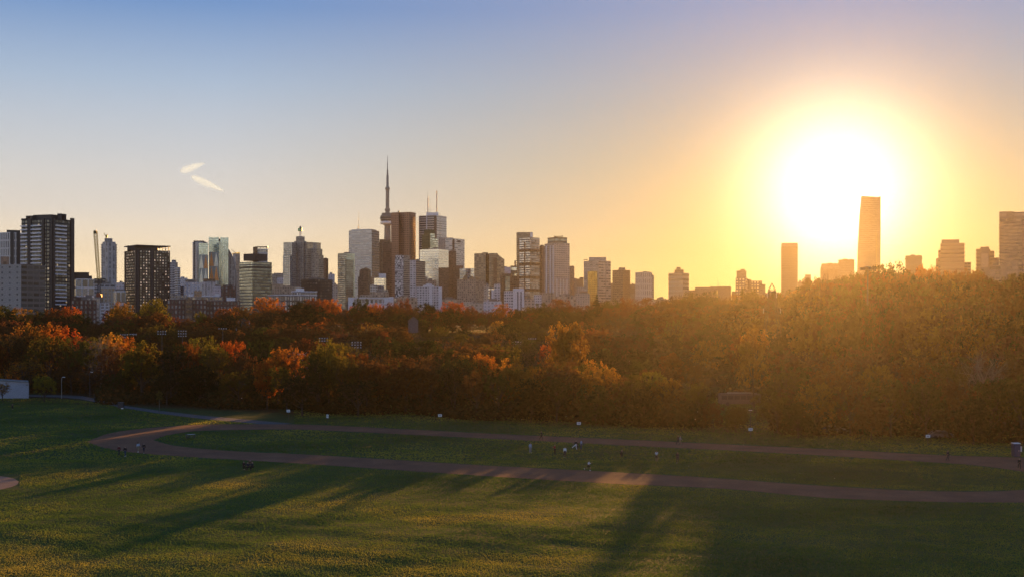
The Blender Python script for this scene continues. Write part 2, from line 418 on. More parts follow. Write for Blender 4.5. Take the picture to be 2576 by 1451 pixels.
# ------------------------------------------------------------------ grass tufts (backlit blades)
m_grass, nt, out = new_mat('grass_blades'); g = NT(nt)
pos = g.n('ShaderNodeNewGeometry').outputs['Position']
isl = g.n('ShaderNodeNewGeometry').outputs['Random Per Island']
n1 = g.noise(pos, .035, 4, .6)
c = g.ramp(g.math('ADD', g.math('MULTIPLY_ADD', n1, 1.7, -.43), g.math('MULTIPLY', isl, .14)), [(.25, (.060, .120, .030, 1)), (.48, (.130, .195, .040, 1)), (.72, (.35, .315, .06, 1))])
d = g.n('ShaderNodeBsdfDiffuse'); t = g.n('ShaderNodeBsdfTranslucent'); g.put(d.inputs[0], c); g.put(t.inputs[0], c)
mx = g.n('ShaderNodeMixShader'); mx.inputs[0].default_value = .5
nt.links.new(d.outputs[0], mx.inputs[1]); nt.links.new(t.outputs[0], mx.inputs[2]); nt.links.new(mx.outputs[0], out.inputs[0])
def on_track(x, y):
    u = UC+x/y*F; v = VH+H/y*F
    fo = np.interp(u, [p[0] for p in OUT], [p[1] for p in OUT]); no = np.interp(u, [p[0] for p in OUT2][::-1], [p[1] for p in OUT2][::-1])
    fi = np.interp(u, [p[0] for p in INN], [p[1] for p in INN], left=1104); ni = np.interp(u, [p[0] for p in INN2][::-1], [p[1] for p in INN2][::-1], left=1104)
    a = (v > fo-.8) & (v < no+.8) & (u > 225)
    return a & ~((v > fi+.8) & (v < ni-.8) & (u > 388))
def grass_field(N, y0, y1, hmin, hmax, wid, bias):
    y = y0+(y1-y0)*RNG.random(N)**bias
    x = (RNG.random(N)*2-1)*(y*.44+6)
    u = UC+x/y*F; v = VH+H/y*F
    tp = [(-10, 991), (150, 992), (250, 1004), (400, 1031), (500, 1043), (735, 1064)]
    pt = np.interp(u, [p[0] for p in tp], [p[1] for p in tp])
    keep = ~on_track(x, y) & ~((u < 740) & (v < pt+9)) & ~((u < 50) & (v > 1192) & (v < 1230))
    cl = np.sin(x*.55+2*np.sin(y*.23))*np.sin(y*.8+1.7*np.sin(x*.31))+.6*np.sin(x*.13)*np.sin(y*.21+1)
    keep &= RNG.random(N) < .72+.2*cl
    x, y, cl = x[keep], y[keep], cl[keep]; N = len(x)
    h = RNG.uniform(hmin, hmax, N)*(1+.22*np.clip(cl, -1, 1)); a = RNG.uniform(0, math.pi, N); w = wid*RNG.uniform(.6, 1.5, N)
    lx, ly = RNG.normal(0, .3, N)*h, RNG.normal(0, .3, N)*h
    z = ground_z(x, y)
    V = np.empty((N, 4, 3))
    V[:, 0] = np.stack([x-np.cos(a)*w, y-np.sin(a)*w, z-.02], 1)
    V[:, 1] = np.stack([x+np.cos(a)*w, y+np.sin(a)*w, z-.02], 1)
    V[:, 2] = np.stack([x+np.cos(a)*w*.8+lx, y+np.sin(a)*w*.8+ly, z+h], 1)
    V[:, 3] = np.stack([x-np.cos(a)*w*.5+lx*.8, y-np.sin(a)*w*.5+ly*.8, z+h*.8], 1)
    return V.reshape(-1, 3), np.arange(4*N).reshape(-1, 4)
Va, Fa = grass_field(GRASS_N, 98, 190, .035, .095, .042, 1.15)
Vb, Fb = grass_field(GRASS_N//3, 185, 335, .06, .14, .13, 1.0)
tag(mesh_obj('grass', np_mesh('grass', np.concatenate([Va, Vb]), np.concatenate([Fa, Fb+len(Va)]), [m_grass])),
    'rough autumn grass blades of the playing field, glowing where low sun reaches', kind='stuff')

# ------------------------------------------------------------------ trees
m_bark = plain('bark', (.060, .045, .033), .95, var=.35, scale=2)
m_pale_bark = plain('pale_bark', (.15, .125, .10), .9, var=.3, scale=2)
def leaf_mat(name, trans=.5):
    m, nt, out = new_mat(name); g = NT(nt)
    base = g.n('ShaderNodeObjectInfo').outputs['Color']
    rnd = g.n('ShaderNodeNewGeometry').outputs['Random Per Island']
    tc = g.n('ShaderNodeTexCoord').outputs['Object']
    cl = g.noise(tc, .28, 2)
    hs = g.n('ShaderNodeHueSaturation')
    g.put(hs.inputs['Hue'], g.math('MULTIPLY_ADD', g.math('SUBTRACT', cl, .5), .08, g.math('MULTIPLY_ADD', rnd, .012, .494)))
    hs.inputs['Saturation'].default_value = 1.0
    g.put(hs.inputs['Value'], g.math('MULTIPLY_ADD', rnd, .2, .88)); g.put(hs.inputs['Color'], base)
    d = g.n('ShaderNodeBsdfDiffuse'); t = g.n('ShaderNodeBsdfTranslucent')
    g.put(d.inputs[0], hs.outputs[0]); g.put(t.inputs[0], hs.outputs[0])
    mx = g.n('ShaderNodeMixShader'); mx.inputs[0].default_value = trans
    nt.links.new(d.outputs[0], mx.inputs[1]); nt.links.new(t.outputs[0], mx.inputs[2]); nt.links.new(mx.outputs[0], out.inputs[0]); return m
m_leaf = leaf_mat('autumn_leaves', .55); m_needle = leaf_mat('needles', .2)

def tube(V, Fq, pts, radii, n=5):
    b = len(V); k = len(pts)
    for i, p in enumerate(pts):
        d = (pts[min(i+1, k-1)]-pts[max(i-1, 0)])
        d = d.normalized() if d.length > 1e-6 else Vector((0, 0, 1))
        x = d.cross(Vector((.31, .95, .05))).normalized(); y = d.cross(x)
        for j in range(n):
            a = 2*math.pi*j/n; q = p+(x*math.cos(a)+y*math.sin(a))*radii[i]; V.append((q.x, q.y, q.z))
    for i in range(k-1):
        for j in range(n):
            Fq.append((b+i*n+j, b+i*n+(j+1) % n, b+(i+1)*n+(j+1) % n, b+(i+1)*n+j))
def bend(a, b, sag, r, steps=4):
    d = b-a; out_ = []
    off = Vector((r.uniform(-1, 1), r.uniform(-1, 1), r.uniform(-.2, 1)))*d.length*sag
    for i in range(steps+1):
        t = i/steps; out_.append(a+d*t+off*math.sin(math.pi*t))
    return out_
def leaf_cloud(cent, rad, nper, size, rs, up=.35):
    """small leaf-sized faces round every twig tip"""
    cent = np.asarray(cent); K = len(cent); rad = np.broadcast_to(np.asarray(rad, dtype=float), (K,))
    idx = np.repeat(np.arange(K), nper); N = len(idx)
    dirs = rs.normal(size=(N, 3)); dirs /= np.linalg.norm(dirs, axis=1)[:, None]
    P = cent[idx]+dirs*(rad[idx]*rs.random(N)**.55)[:, None]*np.array([1, 1, .8])
    nrm = dirs*.7+rs.normal(size=(N, 3))*.7+np.array([0, 0, up]); nrm /= np.linalg.norm(nrm, axis=1)[:, None]
    a = np.cross(nrm, rs.normal(size=(N, 3))); a /= np.linalg.norm(a, axis=1)[:, None]; b = np.cross(nrm, a)
    s = size*rs.uniform(.6, 1.5, N)[:, None]
    V = np.stack([P-a*s, P-b*s*.55, P+a*s, P+b*s*.55], 1)
    return V.reshape(-1, 3), np.arange(4*N).reshape(-1, 4)

def tree_meshes(kind, seed):
    """nominal 15 m tall, 13 m wide; returns trunk mesh, crown mesh, nominal height, nominal width"""
    r = random.Random(seed); rs = np.random.default_rng(seed)
    V, Fq, tips, rads = [], [], [], []
    spec = dict(round=(13, 15, .30, 12, 26, .27, 1.15), oval=(12, 9.5, .24, 12, 26, .27, 1.05), spread=(12, 17, .38, 14, 22, .26, 1.0), flat=(11, 18, .40, 15, 24, .27, .95),
                bush=(6.5, 8.5, .08, 12, 24, .22, .85), open=(14, 13, .28, 14, 11, .25, .95), twiggy=(14, 13, .26, 15, 3, .22, .8), bare=(14, 13, .24, 15, 0, .2, .7))[kind]
    Ht, W, hb, nl, nper, ls, tr = spec
    base = hb*Ht
    trunk_top = Vector((r.uniform(-.5, .5), r.uniform(-.5, .5), Ht*.62))
    tube(V, Fq, bend(Vector((0, 0, -.4)), trunk_top, .03, r, 6), [Ht*.028*(1-.11*i) for i in range(7)], 7)
    lobes = []
    for i in range(nl):
        f = (i+.5)/nl; zc = lerp(base+.12*Ht, Ht*.88, f**.85); phi = i*2.399+r.uniform(-.5, .5)
        t = (zc-base)/(Ht-base)
        prof = math.sqrt(max(.08, 1-((t-.42)/.62)**2)) if kind != 'flat' else math.sqrt(max(.1, 1-((t-.62)/.5)**2))
        rr = W*.5*prof*r.uniform(.45, .72)
        if i == nl-1: rr *= .3
        lobes.append((Vector((rr*math.cos(phi), rr*math.sin(phi), zc)), W*r.uniform(.13, .21)))
    for c, lr in lobes:
        st = trunk_top*min(.98, max(.32, (c.z-2.2-c.xy.length*.45)/trunk_top.z))
        rb = Ht*.011*r.uniform(.8, 1.2)
        path = bend(st, c, .10, r, 4); tube(V, Fq, path, [rb*(1-.17*k) for k in range(5)], 5)
        nt_ = r.randint(9, 13) if kind not in ('twiggy', 'bare') else 12
        for k in range(nt_):
            d = Vector((r.gauss(0, 1), r.gauss(0, 1), r.gauss(.25, .8))); d.normalize()
            tip = c+d*lr*r.uniform(.7, 1.25); tip.z = min(max(tip.z, base*.8), Ht)
            s0 = path[r.choice((2, 3, 4, 4))]
            tw = bend(s0, tip, .08, r, 2); tube(V, Fq, tw, [rb*.34, rb*.22, rb*.10], 3)
            tips.append(tip); rads.append(tr*r.uniform(.7, 1.25))
            if kind in ('twiggy', 'bare', 'open'):
                for q in range(4 if kind != 'open' else 2):
                    e = tip+(d+Vector((r.gauss(0, .6), r.gauss(0, .6), r.gauss(.35, .5)))).normalized()*r.uniform(.8, 1.9)
                    tube(V, Fq, [tw[1] if q == 0 else tip, e], [rb*.16, rb*.05], 3)
    tm = np_mesh('trunk', np.array(V), np.array(Fq), [m_pale_bark if kind == 'bare' else m_bark], True)
    cm = None
    if nper:
        LV, LF = leaf_cloud([tuple(t) for t in tips], rads, nper, ls, rs)
        cm = np_mesh('crown', LV, LF, [m_leaf])
    return tm, cm, Ht, W
def conifer_meshes(seed, tiers=15, Ht=15.0, W=6.5, pine=False):
    r = random.Random(seed); rs = np.random.default_rng(seed); V, Fq = [], []; tips = []; rads = []
    tube(V, Fq, [Vector((0, 0, -.4)), Vector((0, 0, Ht*.5)), Vector((0, 0, Ht*.98))], [Ht*.02, Ht*.012, .03], 6)
    for i in range(tiers):
        t = i/(tiers-1); z = lerp(Ht*.1, Ht*.97, t); R = W*.5*(1-t)**.8*r.uniform(.82, 1.1)+.12
        nb = max(3, int(9*(1-t)+3))
        for k in range(nb):
            a = k*2*math.pi/nb+i*.7+r.uniform(-.2, .2); e = Vector((R*math.cos(a), R*math.sin(a), z-R*.28+r.uniform(-.2, .2)))
            tube(V, Fq, [Vector((0, 0, z)), e], [.06, .02], 3)
            for q in (.35, .6, .82, 1.0): tips.append(Vector((0, 0, z)).lerp(e, q)); rads.append(.34+.3*(1-t)*(1.1-q*.5))
    LV, LF = leaf_cloud([tuple(t) for t in tips], rads, 26, .19, rs, -.2)
    return np_mesh('trunk', np.array(V), np.array(Fq), [m_bark], True), np_mesh('crown', LV, LF, [m_needle]), Ht, W
TREES = {}
for kd, nvar in (('round', 4), ('oval', 3), ('spread', 3), ('flat', 2), ('bush', 3), ('open', 3), ('twiggy', 2), ('bare', 1)):
    TREES[kd] = [tree_meshes(kd, 100+17*i+len(kd)*7) for i in range(nvar)]
TREES['conifer'] = [conifer_meshes(5), conifer_meshes(9, 13, 15, 7.5)]

COLORS = {  # leaf base colours
 'orange': (.42, .150, .024), 'flame': (.42, .105, .020), 'gold': (.46, .235, .034), 'amber': (.30, .150, .024), 'rust': (.20, .066, .018), 'olive': (.090, .085, .018),
 'green': (.040, .062, .016), 'dark': (.022, .036, .013), 'brown': (.115, .060, .022), 'russet': (.15, .055, .022), 'yellowgreen': (.17, .155, .025), 'plum': (.12, .048, .030)}
WORDS = {'orange': 'orange', 'flame': 'flame red', 'gold': 'golden yellow', 'amber': 'amber', 'rust': 'rust coloured', 'olive': 'olive', 'green': 'green', 'dark': 'dark green', 'brown': 'brown', 'russet': 'russet', 'yellowgreen': 'yellow green', 'plum': 'dull purple brown'}
SHAPE = {'round': 'round-headed', 'oval': 'tall oval', 'spread': 'wide spreading', 'flat': 'flat-topped', 'bush': 'bushy low', 'open': 'thin open', 'twiggy': 'half-bare', 'bare': 'bare pale-limbed', 'conifer': 'pointed conifer'}
NAMES = {'conifer': 'conifer_tree', 'bare': 'bare_tree', 'bush': 'shrub'}
ALL_TREES = []
def put_tree(kind, x, y, h, w, color, band, u, label=None, zb=None):
    tm, cm, Ht, W = random.choice(TREES[kind])
    root = empty(NAMES.get(kind, 'autumn_tree'), (x, y, gz(x, y) if zb is None else zb), random.uniform(0, 6.28))
    sx, sz = w/W, h/Ht
    t = mesh_obj('trunk', tm, root); t.scale = (sx*.9+.1, sx*.9+.1, sz)
    t.scale = (sx, sx, sz)
    if cm:
        c = mesh_obj('crown', cm, root); c.scale = (sx, sx, sz)
        k = random.uniform(.82, 1.15); b = COLORS[color]; j = random.uniform(-.1, .1)
        c.color = (min(.8, b[0]*k), min(.8, b[1]*k*(1+j)), b[2]*k, 1)
    root['category'] = 'shrub' if kind == 'bush' else 'tree'
    ALL_TREES.append(dict(o=root, kind=kind, u=u, y=y, color=color, band=band, label=label, h=h, x=x))
    return root
def tree(u, vtop, wpx, Y, kind, color, label=None, band=None):
    x = (u-UC)/F*Y; z = gz(x, Y); top = H-(vtop-VH)/F*Y
    return put_tree(kind, x, Y, max(2.0, top-z), wpx*Y/F, color, band, u, label)
# ------------------------------------------------------------------ tree placement
# front rows and trees that stand out, one by one: u, top row, width px, distance, shape, colour
PROM = [
 (-40, 850, 120, 365, 'round', 'rust'), (18, 835, 95, 372, 'open', 'orange'), (75, 820, 120, 378, 'oval', 'amber'), (122, 818, 90, 384, 'oval', 'orange'), (165, 826, 80, 402, 'oval', 'flame'),
 (205, 846, 80, 398, 'open', 'rust'), (252, 848, 105, 352, 'bare', 'brown'), (278, 842, 84, 374, 'oval', 'gold'), (312, 850, 70, 392, 'round', 'orange'), (358, 862, 104, 332, 'oval', 'yellowgreen'),
 (180, 905, 100, 352, 'round', 'brown'), (60, 905, 105, 350, 'open', 'amber'), (230, 930, 90, 345, 'open', 'brown'), (310, 930, 80, 335, 'round', 'green'), (130, 950, 70, 352, 'open', 'olive'), (-15, 940, 70, 346, 'round', 'amber'),
 (112, 946, 62, 318, 'round', 'yellowgreen'), (6, 962, 44, 322, 'open', 'amber'),
 (430, 872, 90, 320, 'round', 'dark'), (470, 866, 85, 326, 'spread', 'rust'), (512, 852, 95, 340, 'round', 'yellowgreen'), (585, 860, 95, 338, 'spread', 'flame'), (545, 880, 100, 322, 'spread', 'olive'),
 (610, 885, 90, 318, 'round', 'brown'), (655, 862, 95, 332, 'flat', 'dark'), (500, 925, 120, 305, 'bush', 'dark'), (420, 940, 100, 306, 'round', 'dark'), (600, 935, 110, 300, 'round', 'olive'), (660, 930, 80, 300, 'open', 'green'),
 (700, 880, 84, 300, 'oval', 'orange'), (735, 872, 76, 306, 'open', 'orange'), (672, 905, 70, 292, 'oval', 'flame'), (722, 925, 130, 284, 'spread', 'olive'), (828, 858, 104, 290, 'round', 'yellowgreen'), (800, 905, 96, 286, 'round', 'green'),
 (868, 905, 90, 284, 'round', 'olive'), (905, 895, 74, 312, 'spread', 'rust'), (950, 894, 66, 316, 'open', 'orange'), (928, 926, 80, 296, 'bush', 'amber'), (760, 955, 120, 274, 'round', 'dark'), (900, 958, 120, 272, 'spread', 'dark'),
 (1055, 862, 150, 338, 'flat', 'dark'), (1110, 880, 110, 332, 'flat', 'green'), (1000, 915, 90, 290, 'spread', 'olive'), (1060, 922, 110, 282, 'round', 'brown'), (1175, 896, 70, 300, 'round', 'amber'), (1215, 892, 84, 296, 'spread', 'orange'),
 (1135, 918, 90, 284, 'round', 'olive'), (1200, 935, 100, 270, 'round', 'brown'), (1295, 902, 78, 288, 'oval', 'gold'), (1255, 945, 86, 266, 'spread', 'olive'), (1390, 873, 92, 352, 'spread', 'flame'), (1350, 925, 96, 268, 'round', 'amber'),
 (1420, 918, 100, 272, 'spread', 'olive'), (1400, 948, 100, 258, 'round', 'green'), (1495, 908, 72, 300, 'spread', 'gold'), (1462, 930, 90, 270, 'round', 'amber'), (1520, 930, 96, 266, 'spread', 'amber'), (1335, 960, 90, 256, 'bush', 'dark'),
 (1580, 851, 118, 396, 'spread', 'plum'), (1440, 813, 84, 318, 'oval', 'amber'), (1408, 818, 76, 324, 'oval', 'amber'), (1897, 828, 84, 300, 'oval', 'amber'), (1872, 850, 80, 312, 'round', 'rust'), (1480, 812, 60, 470, 'round', 'russet'), (1590, 945, 100, 256, 'round', 'olive'), (1640, 940, 90, 258, 'spread', 'yellowgreen'),
 (1680, 955, 90, 254, 'spread', 'amber'), (1690, 888, 76, 330, 'oval', 'rust'), (1735, 905, 80, 330, 'round', 'brown'), (1750, 966, 90, 250, 'round', 'olive'), (1620, 985, 90, 246, 'bush', 'dark'), (1500, 975, 100, 250, 'bush', 'green'),
 (1795, 1016, 60, 244, 'bush', 'brown'), (1850, 1026, 66, 238, 'bush', 'olive'), (1955, 985, 118, 232, 'round', 'olive'), (2050, 968, 110, 230, 'round', 'amber'), (2140, 962, 130, 228, 'spread', 'russet'), (2240, 955, 130, 226, 'round', 'olive'),
 (2330, 955, 110, 224, 'round', 'green'), (2410, 965, 110, 222, 'spread', 'brown'), (2490, 955, 120, 218, 'round', 'green'), (2570, 945, 120, 214, 'round', 'olive'), (2640, 950, 120, 212, 'round', 'green'), (2010, 1015, 90, 224, 'bush', 'green'), (2190, 1010, 100, 220, 'bush', 'brown'), (2450, 1010, 100, 212, 'bush', 'dark'), (1720, 1012, 80, 240, 'bush', 'dark'),
 (2470, 885, 130, 244, 'bare', 'brown'), (2090, 915, 120, 262, 'round', 'rust'), (2300, 905, 130, 258, 'round', 'rust'), (2200, 925, 110, 250, 'spread', 'amber'), (2400, 900, 120, 256, 'round', 'olive'), (2560, 890, 130, 246, 'round', 'brown'), (1980, 930, 100, 268, 'open', 'olive'),
 (1250, 808, 44, 520, 'round', 'gold'), (940, 812, 80, 500, 'open', 'amber'), (1700, 802, 66, 440, 'open', 'yellowgreen'), (1055, 800, 60, 560, 'round', 'green'), (960, 838, 60, 440, 'spread', 'russet'), (850, 830, 60, 450, 'open', 'plum'),
]
# the ridge: skyline trees
RIDGE = [(-20, 772, 70, 'round', 'olive'), (22, 770, 56, 'oval', 'green'), (62, 778, 60, 'round', 'amber'), (105, 782, 60, 'round', 'dark'), (138, 777, 60, 'spread', 'rust'), (175, 772, 60, 'spread', 'flame'), (205, 790, 50, 'round', 'dark'),
 (245, 806, 46, 'open', 'brown'), (305, 763, 68, 'round', 'amber'), (342, 792, 40, 'bush', 'orange'), (385, 754, 84, 'round', 'yellowgreen'), (430, 797, 50, 'spread', 'russet'), (468, 800, 52, 'open', 'brown'), (505, 786, 34, 'oval', 'yellowgreen'), (530, 795, 56, 'spread', 'rust'),
 (565, 778, 60, 'spread', 'russet'), (612, 772, 66, 'spread', 'orange'), (672, 749, 78, 'spread', 'orange'), (640, 786, 60, 'round', 'dark'), (715, 778, 40, 'spread', 'rust'), (752, 756, 66, 'round', 'dark'), (795, 752, 70, 'spread', 'rust'), (835, 754, 56, 'spread', 'orange'),
 (870, 776, 44, 'open', 'rust'), (905, 752, 48, 'round', 'green'), (893, 768, 44, 'open', 'flame'), (940, 764, 50, 'spread', 'orange'), (978, 768, 50, 'spread', 'rust'), (1015, 754, 44, 'round', 'rust'), (985, 758, 44, 'open', 'russet'), (1045, 770, 44, 'open', 'brown'), (1074, 762, 46, 'oval', 'dark'), (1105, 774, 40, 'open', 'russet'),
 (1140, 760, 66, 'spread', 'flame'), (1182, 772, 50, 'round', 'russet'), (1225, 778, 50, 'open', 'russet'), (1268, 766, 52, 'round', 'orange'), (1300, 780, 44, 'bush', 'dark'), (1335, 772, 54, 'spread', 'olive'), (1372, 764, 56, 'round', 'green'), (1410, 755, 62, 'spread', 'rust'), (1452, 770, 56, 'spread', 'russet'),
 (1501, 739, 34, 'conifer', 'dark'), (1480, 766, 44, 'open', 'russet'), (1535, 756, 54, 'round', 'olive'), (1578, 752, 46, 'round', 'rust'), (1620, 752, 56, 'spread', 'rust'), (1662, 758, 50, 'spread', 'brown'), (1698, 743, 44, 'round', 'brown'), (1742, 738, 46, 'round', 'olive'), (1782, 736, 48, 'round', 'green'), (1830, 750, 60, 'spread', 'brown'),
 (1890, 728, 70, 'round', 'olive'), (1860, 742, 50, 'round', 'amber'), (1955, 737, 60, 'round', 'olive'), (2000, 733, 56, 'round', 'amber'), (2045, 706, 70, 'spread', 'brown'), (2085, 690, 84, 'twiggy', 'brown'), (2100, 706, 90, 'round', 'olive'), (2135, 694, 64, 'round', 'olive'), (2180, 690, 70, 'round', 'brown'), (2228, 668, 96, 'round', 'dark'),
 (2282, 690, 70, 'round', 'rust'), (2325, 673, 76, 'spread', 'orange'), (2372, 688, 66, 'spread', 'orange'), (2430, 682, 84, 'spread', 'rust'), (2478, 697, 66, 'round', 'russet'), (2515, 712, 50, 'spread', 'russet'), (2560, 690, 70, 'round', 'olive'), (2620, 680, 80, 'round', 'dark'), (2690, 690, 90, 'round', 'brown')]
def ridge_Y(u):
    return float(np.interp(u, [0, 400, 900, 1500, 1800, 2050, 2200, 2600], [560, 590, 640, 630, 530, 440, 410, 400]))
for p in PROM: tree(*p, band='front')
for (u, v, w, kd, c) in RIDGE: tree(u, v, w*1.12, ridge_Y(u)+random.uniform(-12, 12), kd, c, band='ridge')

# closed second rows right behind the front trees
FT_U = [-60, 0, 200, 420, 500, 620, 700, 830, 900, 1000, 1060, 1200, 1300, 1400, 1500, 1600, 1700, 1780, 1800, 1920, 1950, 2100, 2300, 2640]
FT_V = [850, 848, 858, 890, 878, 888, 902, 880, 915, 900, 890, 912, 918, 915, 924, 952, 962, 975, 1024, 1024, 990, 975, 965, 958]
for row, (s0, step) in enumerate(((20, 11.5), (36, 12.5))):
    x = -150+row*5
    while x < 128:
        xx = x+random.uniform(-1.5, 1.5); Y = 252-.5*xx+s0+random.uniform(-4, 4)
        if xx < -60: Y += 24
        u = UC+xx/Y*F; vt = float(np.interp(u, FT_U, FT_V))+random.uniform(-8, 12)
        if 1785 < u < 1925: x += step; continue
        top = H-(vt-VH)/F*Y; h = max(6, top-gz(xx, Y))
        put_tree(random.choice(['round', 'round', 'oval', 'spread']), xx, Y, h, max(10.5, h*random.uniform(.85, 1.1)), random.choice(['olive', 'brown', 'dark', 'brown', 'amber', 'rust', 'brown', 'olive'] if u < 1650 else ['olive', 'rust', 'brown', 'dark', 'russet', 'green', 'amber']), 'row', u)
        x += step
# the wooded slope between: scattered, never above the skyline
SKY_U = [p[0] for p in RIDGE]; order = np.argsort(SKY_U)
su = np.array(SKY_U)[order]; sv = np.array([p[1] for p in RIDGE])[order]
pts = [(t['x'], t['y'], t['h']*.38) for t in ALL_TREES]
def near(x, y, d): return any((x-a)**2+(y-b)**2 < (d)**2 for a, b, r_ in pts)
pal_l = ['brown', 'dark', 'olive', 'dark', 'russet', 'green', 'brown', 'olive', 'dark', 'rust', 'brown']
pal_r = ['brown', 'rust', 'dark', 'olive', 'russet', 'green', 'rust', 'plum', 'dark', 'amber', 'brown']
tries = 0; nfill = 0
while nfill < FILL_N and tries < 40000:
    tries += 1
    u = random.uniform(-120, 2700); x_ = (u-UC)/F; Yr = ridge_Y(u)
    lo = 252/(1+.5*x_)+ (44 if u < 1900 else 36)
    Y = lo+(Yr-lo-14)*random.random()**.9
    x = x_*Y; s = s_of(x, Y)
    if 1110 < u < 1330 and 455 < Y < 530: continue                      # open lawn on the far slope
    if 370 < u < 640 and 385 < Y < 470: continue                        # ball field with floodlights
    if 1790 < u < 1925 and Y < 330: continue                            # gap with the road
    if near(x, Y, 12.5): continue
    z = gz(x, Y); vsky = float(np.interp(u, su, sv))
    h = random.uniform(10, 17); 
    vt = VH+(H-z-h)*F/Y
    lim = vsky+14+(Yr-Y)*.10
    if vt < lim: h -= (lim-vt)*Y/F
    if h < 5: continue
    kd = random.choice(['round', 'spread', 'open', 'oval', 'round', 'spread', 'round', 'open', 'twiggy'])
    c = random.choice(pal_l if u < 1500 else pal_r)
    put_tree(kd, x, Y, h, max(h*random.uniform(.95, 1.35), 13), c, 'slope', u)
    pts.append((x, Y, h*.38)); nfill += 1
print('fill trees', nfill, 'tries', tries, 'all', len(ALL_TREES))

# beyond the 300 trees that show largest: the remaining woods as one mass
WV, WF, WC = [], [], []; nb = 0; nwood = 0; tries = 0
LEAFS = {}; FULL = {}
for kd in ('round', 'spread', 'oval', 'open'):
    for i, (tm, cm, Ht, W) in enumerate(TREES[kd]):
        a = np.empty(len(cm.vertices)*3, dtype=np.float32); cm.vertices.foreach_get('co', a); a = a.reshape(-1, 4, 3)
        full = a; a = a[RNG.permutation(len(a))[:len(a)*45//100]]; c = a.mean(1, keepdims=True); LEAFS[(kd, i)] = ((c+(a-c)*1.45), Ht, W); cf = full.mean(1, keepdims=True); FULL[(kd, i)] = ((cf+(full-cf)*1.2), Ht, W)
keys = list(LEAFS)
wpts = []
while nwood < WOOD_N and tries < 60000:
    tries += 1
    u = random.uniform(-160, 2760); x_ = (u-UC)/F; Yr = ridge_Y(u); lo = 252/(1+.5*x_)+48
    Y = lo+(Yr+40-lo)*random.random()**.8; x = x_*Y
    if 1110 < u < 1330 and 455 < Y < 530: continue
    if 370 < u < 640 and 385 < Y < 470: continue
    if 1780 < u < 1935 and Y < 335: continue
    if near(x, Y, 8.0) or any((x-a)**2+(Y-b)**2 < 64 for a, b in wpts): continue
    z = gz(x, Y); h = random.uniform(9, 15); vt = VH+(H-z-h)*F/Y
    lim = float(np.interp(u, su, sv))+(12 if Y < Yr else 6)+max(0, Yr-Y)*.10
    if vt < lim: h -= (lim-vt)*Y/F
    if h < 5: continue
    L, Ht, W = LEAFS[random.choice(keys)]; w = max(11, h*random.uniform(.95, 1.3)); a = random.uniform(0, 6.28)
    R = np.array([[math.cos(a), -math.sin(a), 0], [math.sin(a), math.cos(a), 0], [0, 0, 1]]); V = (L*np.array([w/W, w/W, h/Ht]))@R.T+np.array([x, Y, z])
    c = np.array(COLORS[random.choice(pal_l if u < 1500 else pal_r)])*random.uniform(.8, 1.15)
    WV.append(V.reshape(-1, 3)); WC.append(np.tile(np.append(c, 1), (len(V)*4, 1))); wpts.append((x, Y)); nwood += 1
for row, (dY, lo_, hi_) in enumerate(((16, 11, 26), (34, 9, 22), (-18, 22, 32), (-40, 30, 44), (-62, 44, 62), (-84, 62, 84))):        # the closed back rows along the skyline
    u = -90+row*11
    while u < 2720:
        Y = ridge_Y(u)+dY; x = (u-UC)/F*Y; z = gz(x, Y); vt = float(np.interp(u, su, sv))+random.uniform(lo_, hi_)*(.6 if u > 1900 and row < 2 else 1); h = H-(vt-VH)/F*Y-z
        if row >= 4 and u > 1750: vt += (u > 1950)*18; h = H-(vt-VH)/F*Y-z
        if h > 3.5 and not (1110 < u < 1330 and 455 < Y < 530) and not (1780 < u < 1935 and Y < 335):
            L, Ht, W = (FULL if u > 1900 and row < 2 else LEAFS)[random.choice([k_ for k_ in keys if k_[0] != 'open'])]; w = max(9, min(15, h*1.05)); a = random.uniform(0, 6.28)
            R = np.array([[math.cos(a), -math.sin(a), 0], [math.sin(a), math.cos(a), 0], [0, 0, 1]]); V = (L*np.array([w/W, w/W, h/Ht]))@R.T+np.array([x, Y, z])
            c = np.array(COLORS[random.choice(pal_l if u < 1500 else pal_r)])*random.uniform(.8, 1.1); WV.append(V.reshape(-1, 3)); WC.append(np.tile(np.append(c, 1), (len(V)*4, 1)))
        u += random.uniform(30, 40)
WV = np.concatenate(WV); WC = np.concatenate(WC).astype(np.float32)
m_wood = m_leaf.copy(); m_wood.name = 'woodland_leaves'
nd = [n_ for n_ in m_wood.node_tree.nodes if n_.type == 'OBJECT_INFO'][0]; at_ = m_wood.node_tree.nodes.new('ShaderNodeAttribute'); at_.attribute_name = 'leaf_tint'
for l_ in list(nd.outputs['Color'].links): m_wood.node_tree.links.new(at_.outputs['Color'], l_.to_socket)
wm = np_mesh('woodland', WV, np.arange(len(WV)).reshape(-1, 4), [m_wood])
ca = wm.color_attributes.new('leaf_tint', 'FLOAT_COLOR', 'POINT'); ca.data.foreach_set('color', WC.ravel())
tag(mesh_obj('woodland', wm), 'dense brown woods filling the valley slope between the single trees', kind='stuff')
print('wood', nwood)
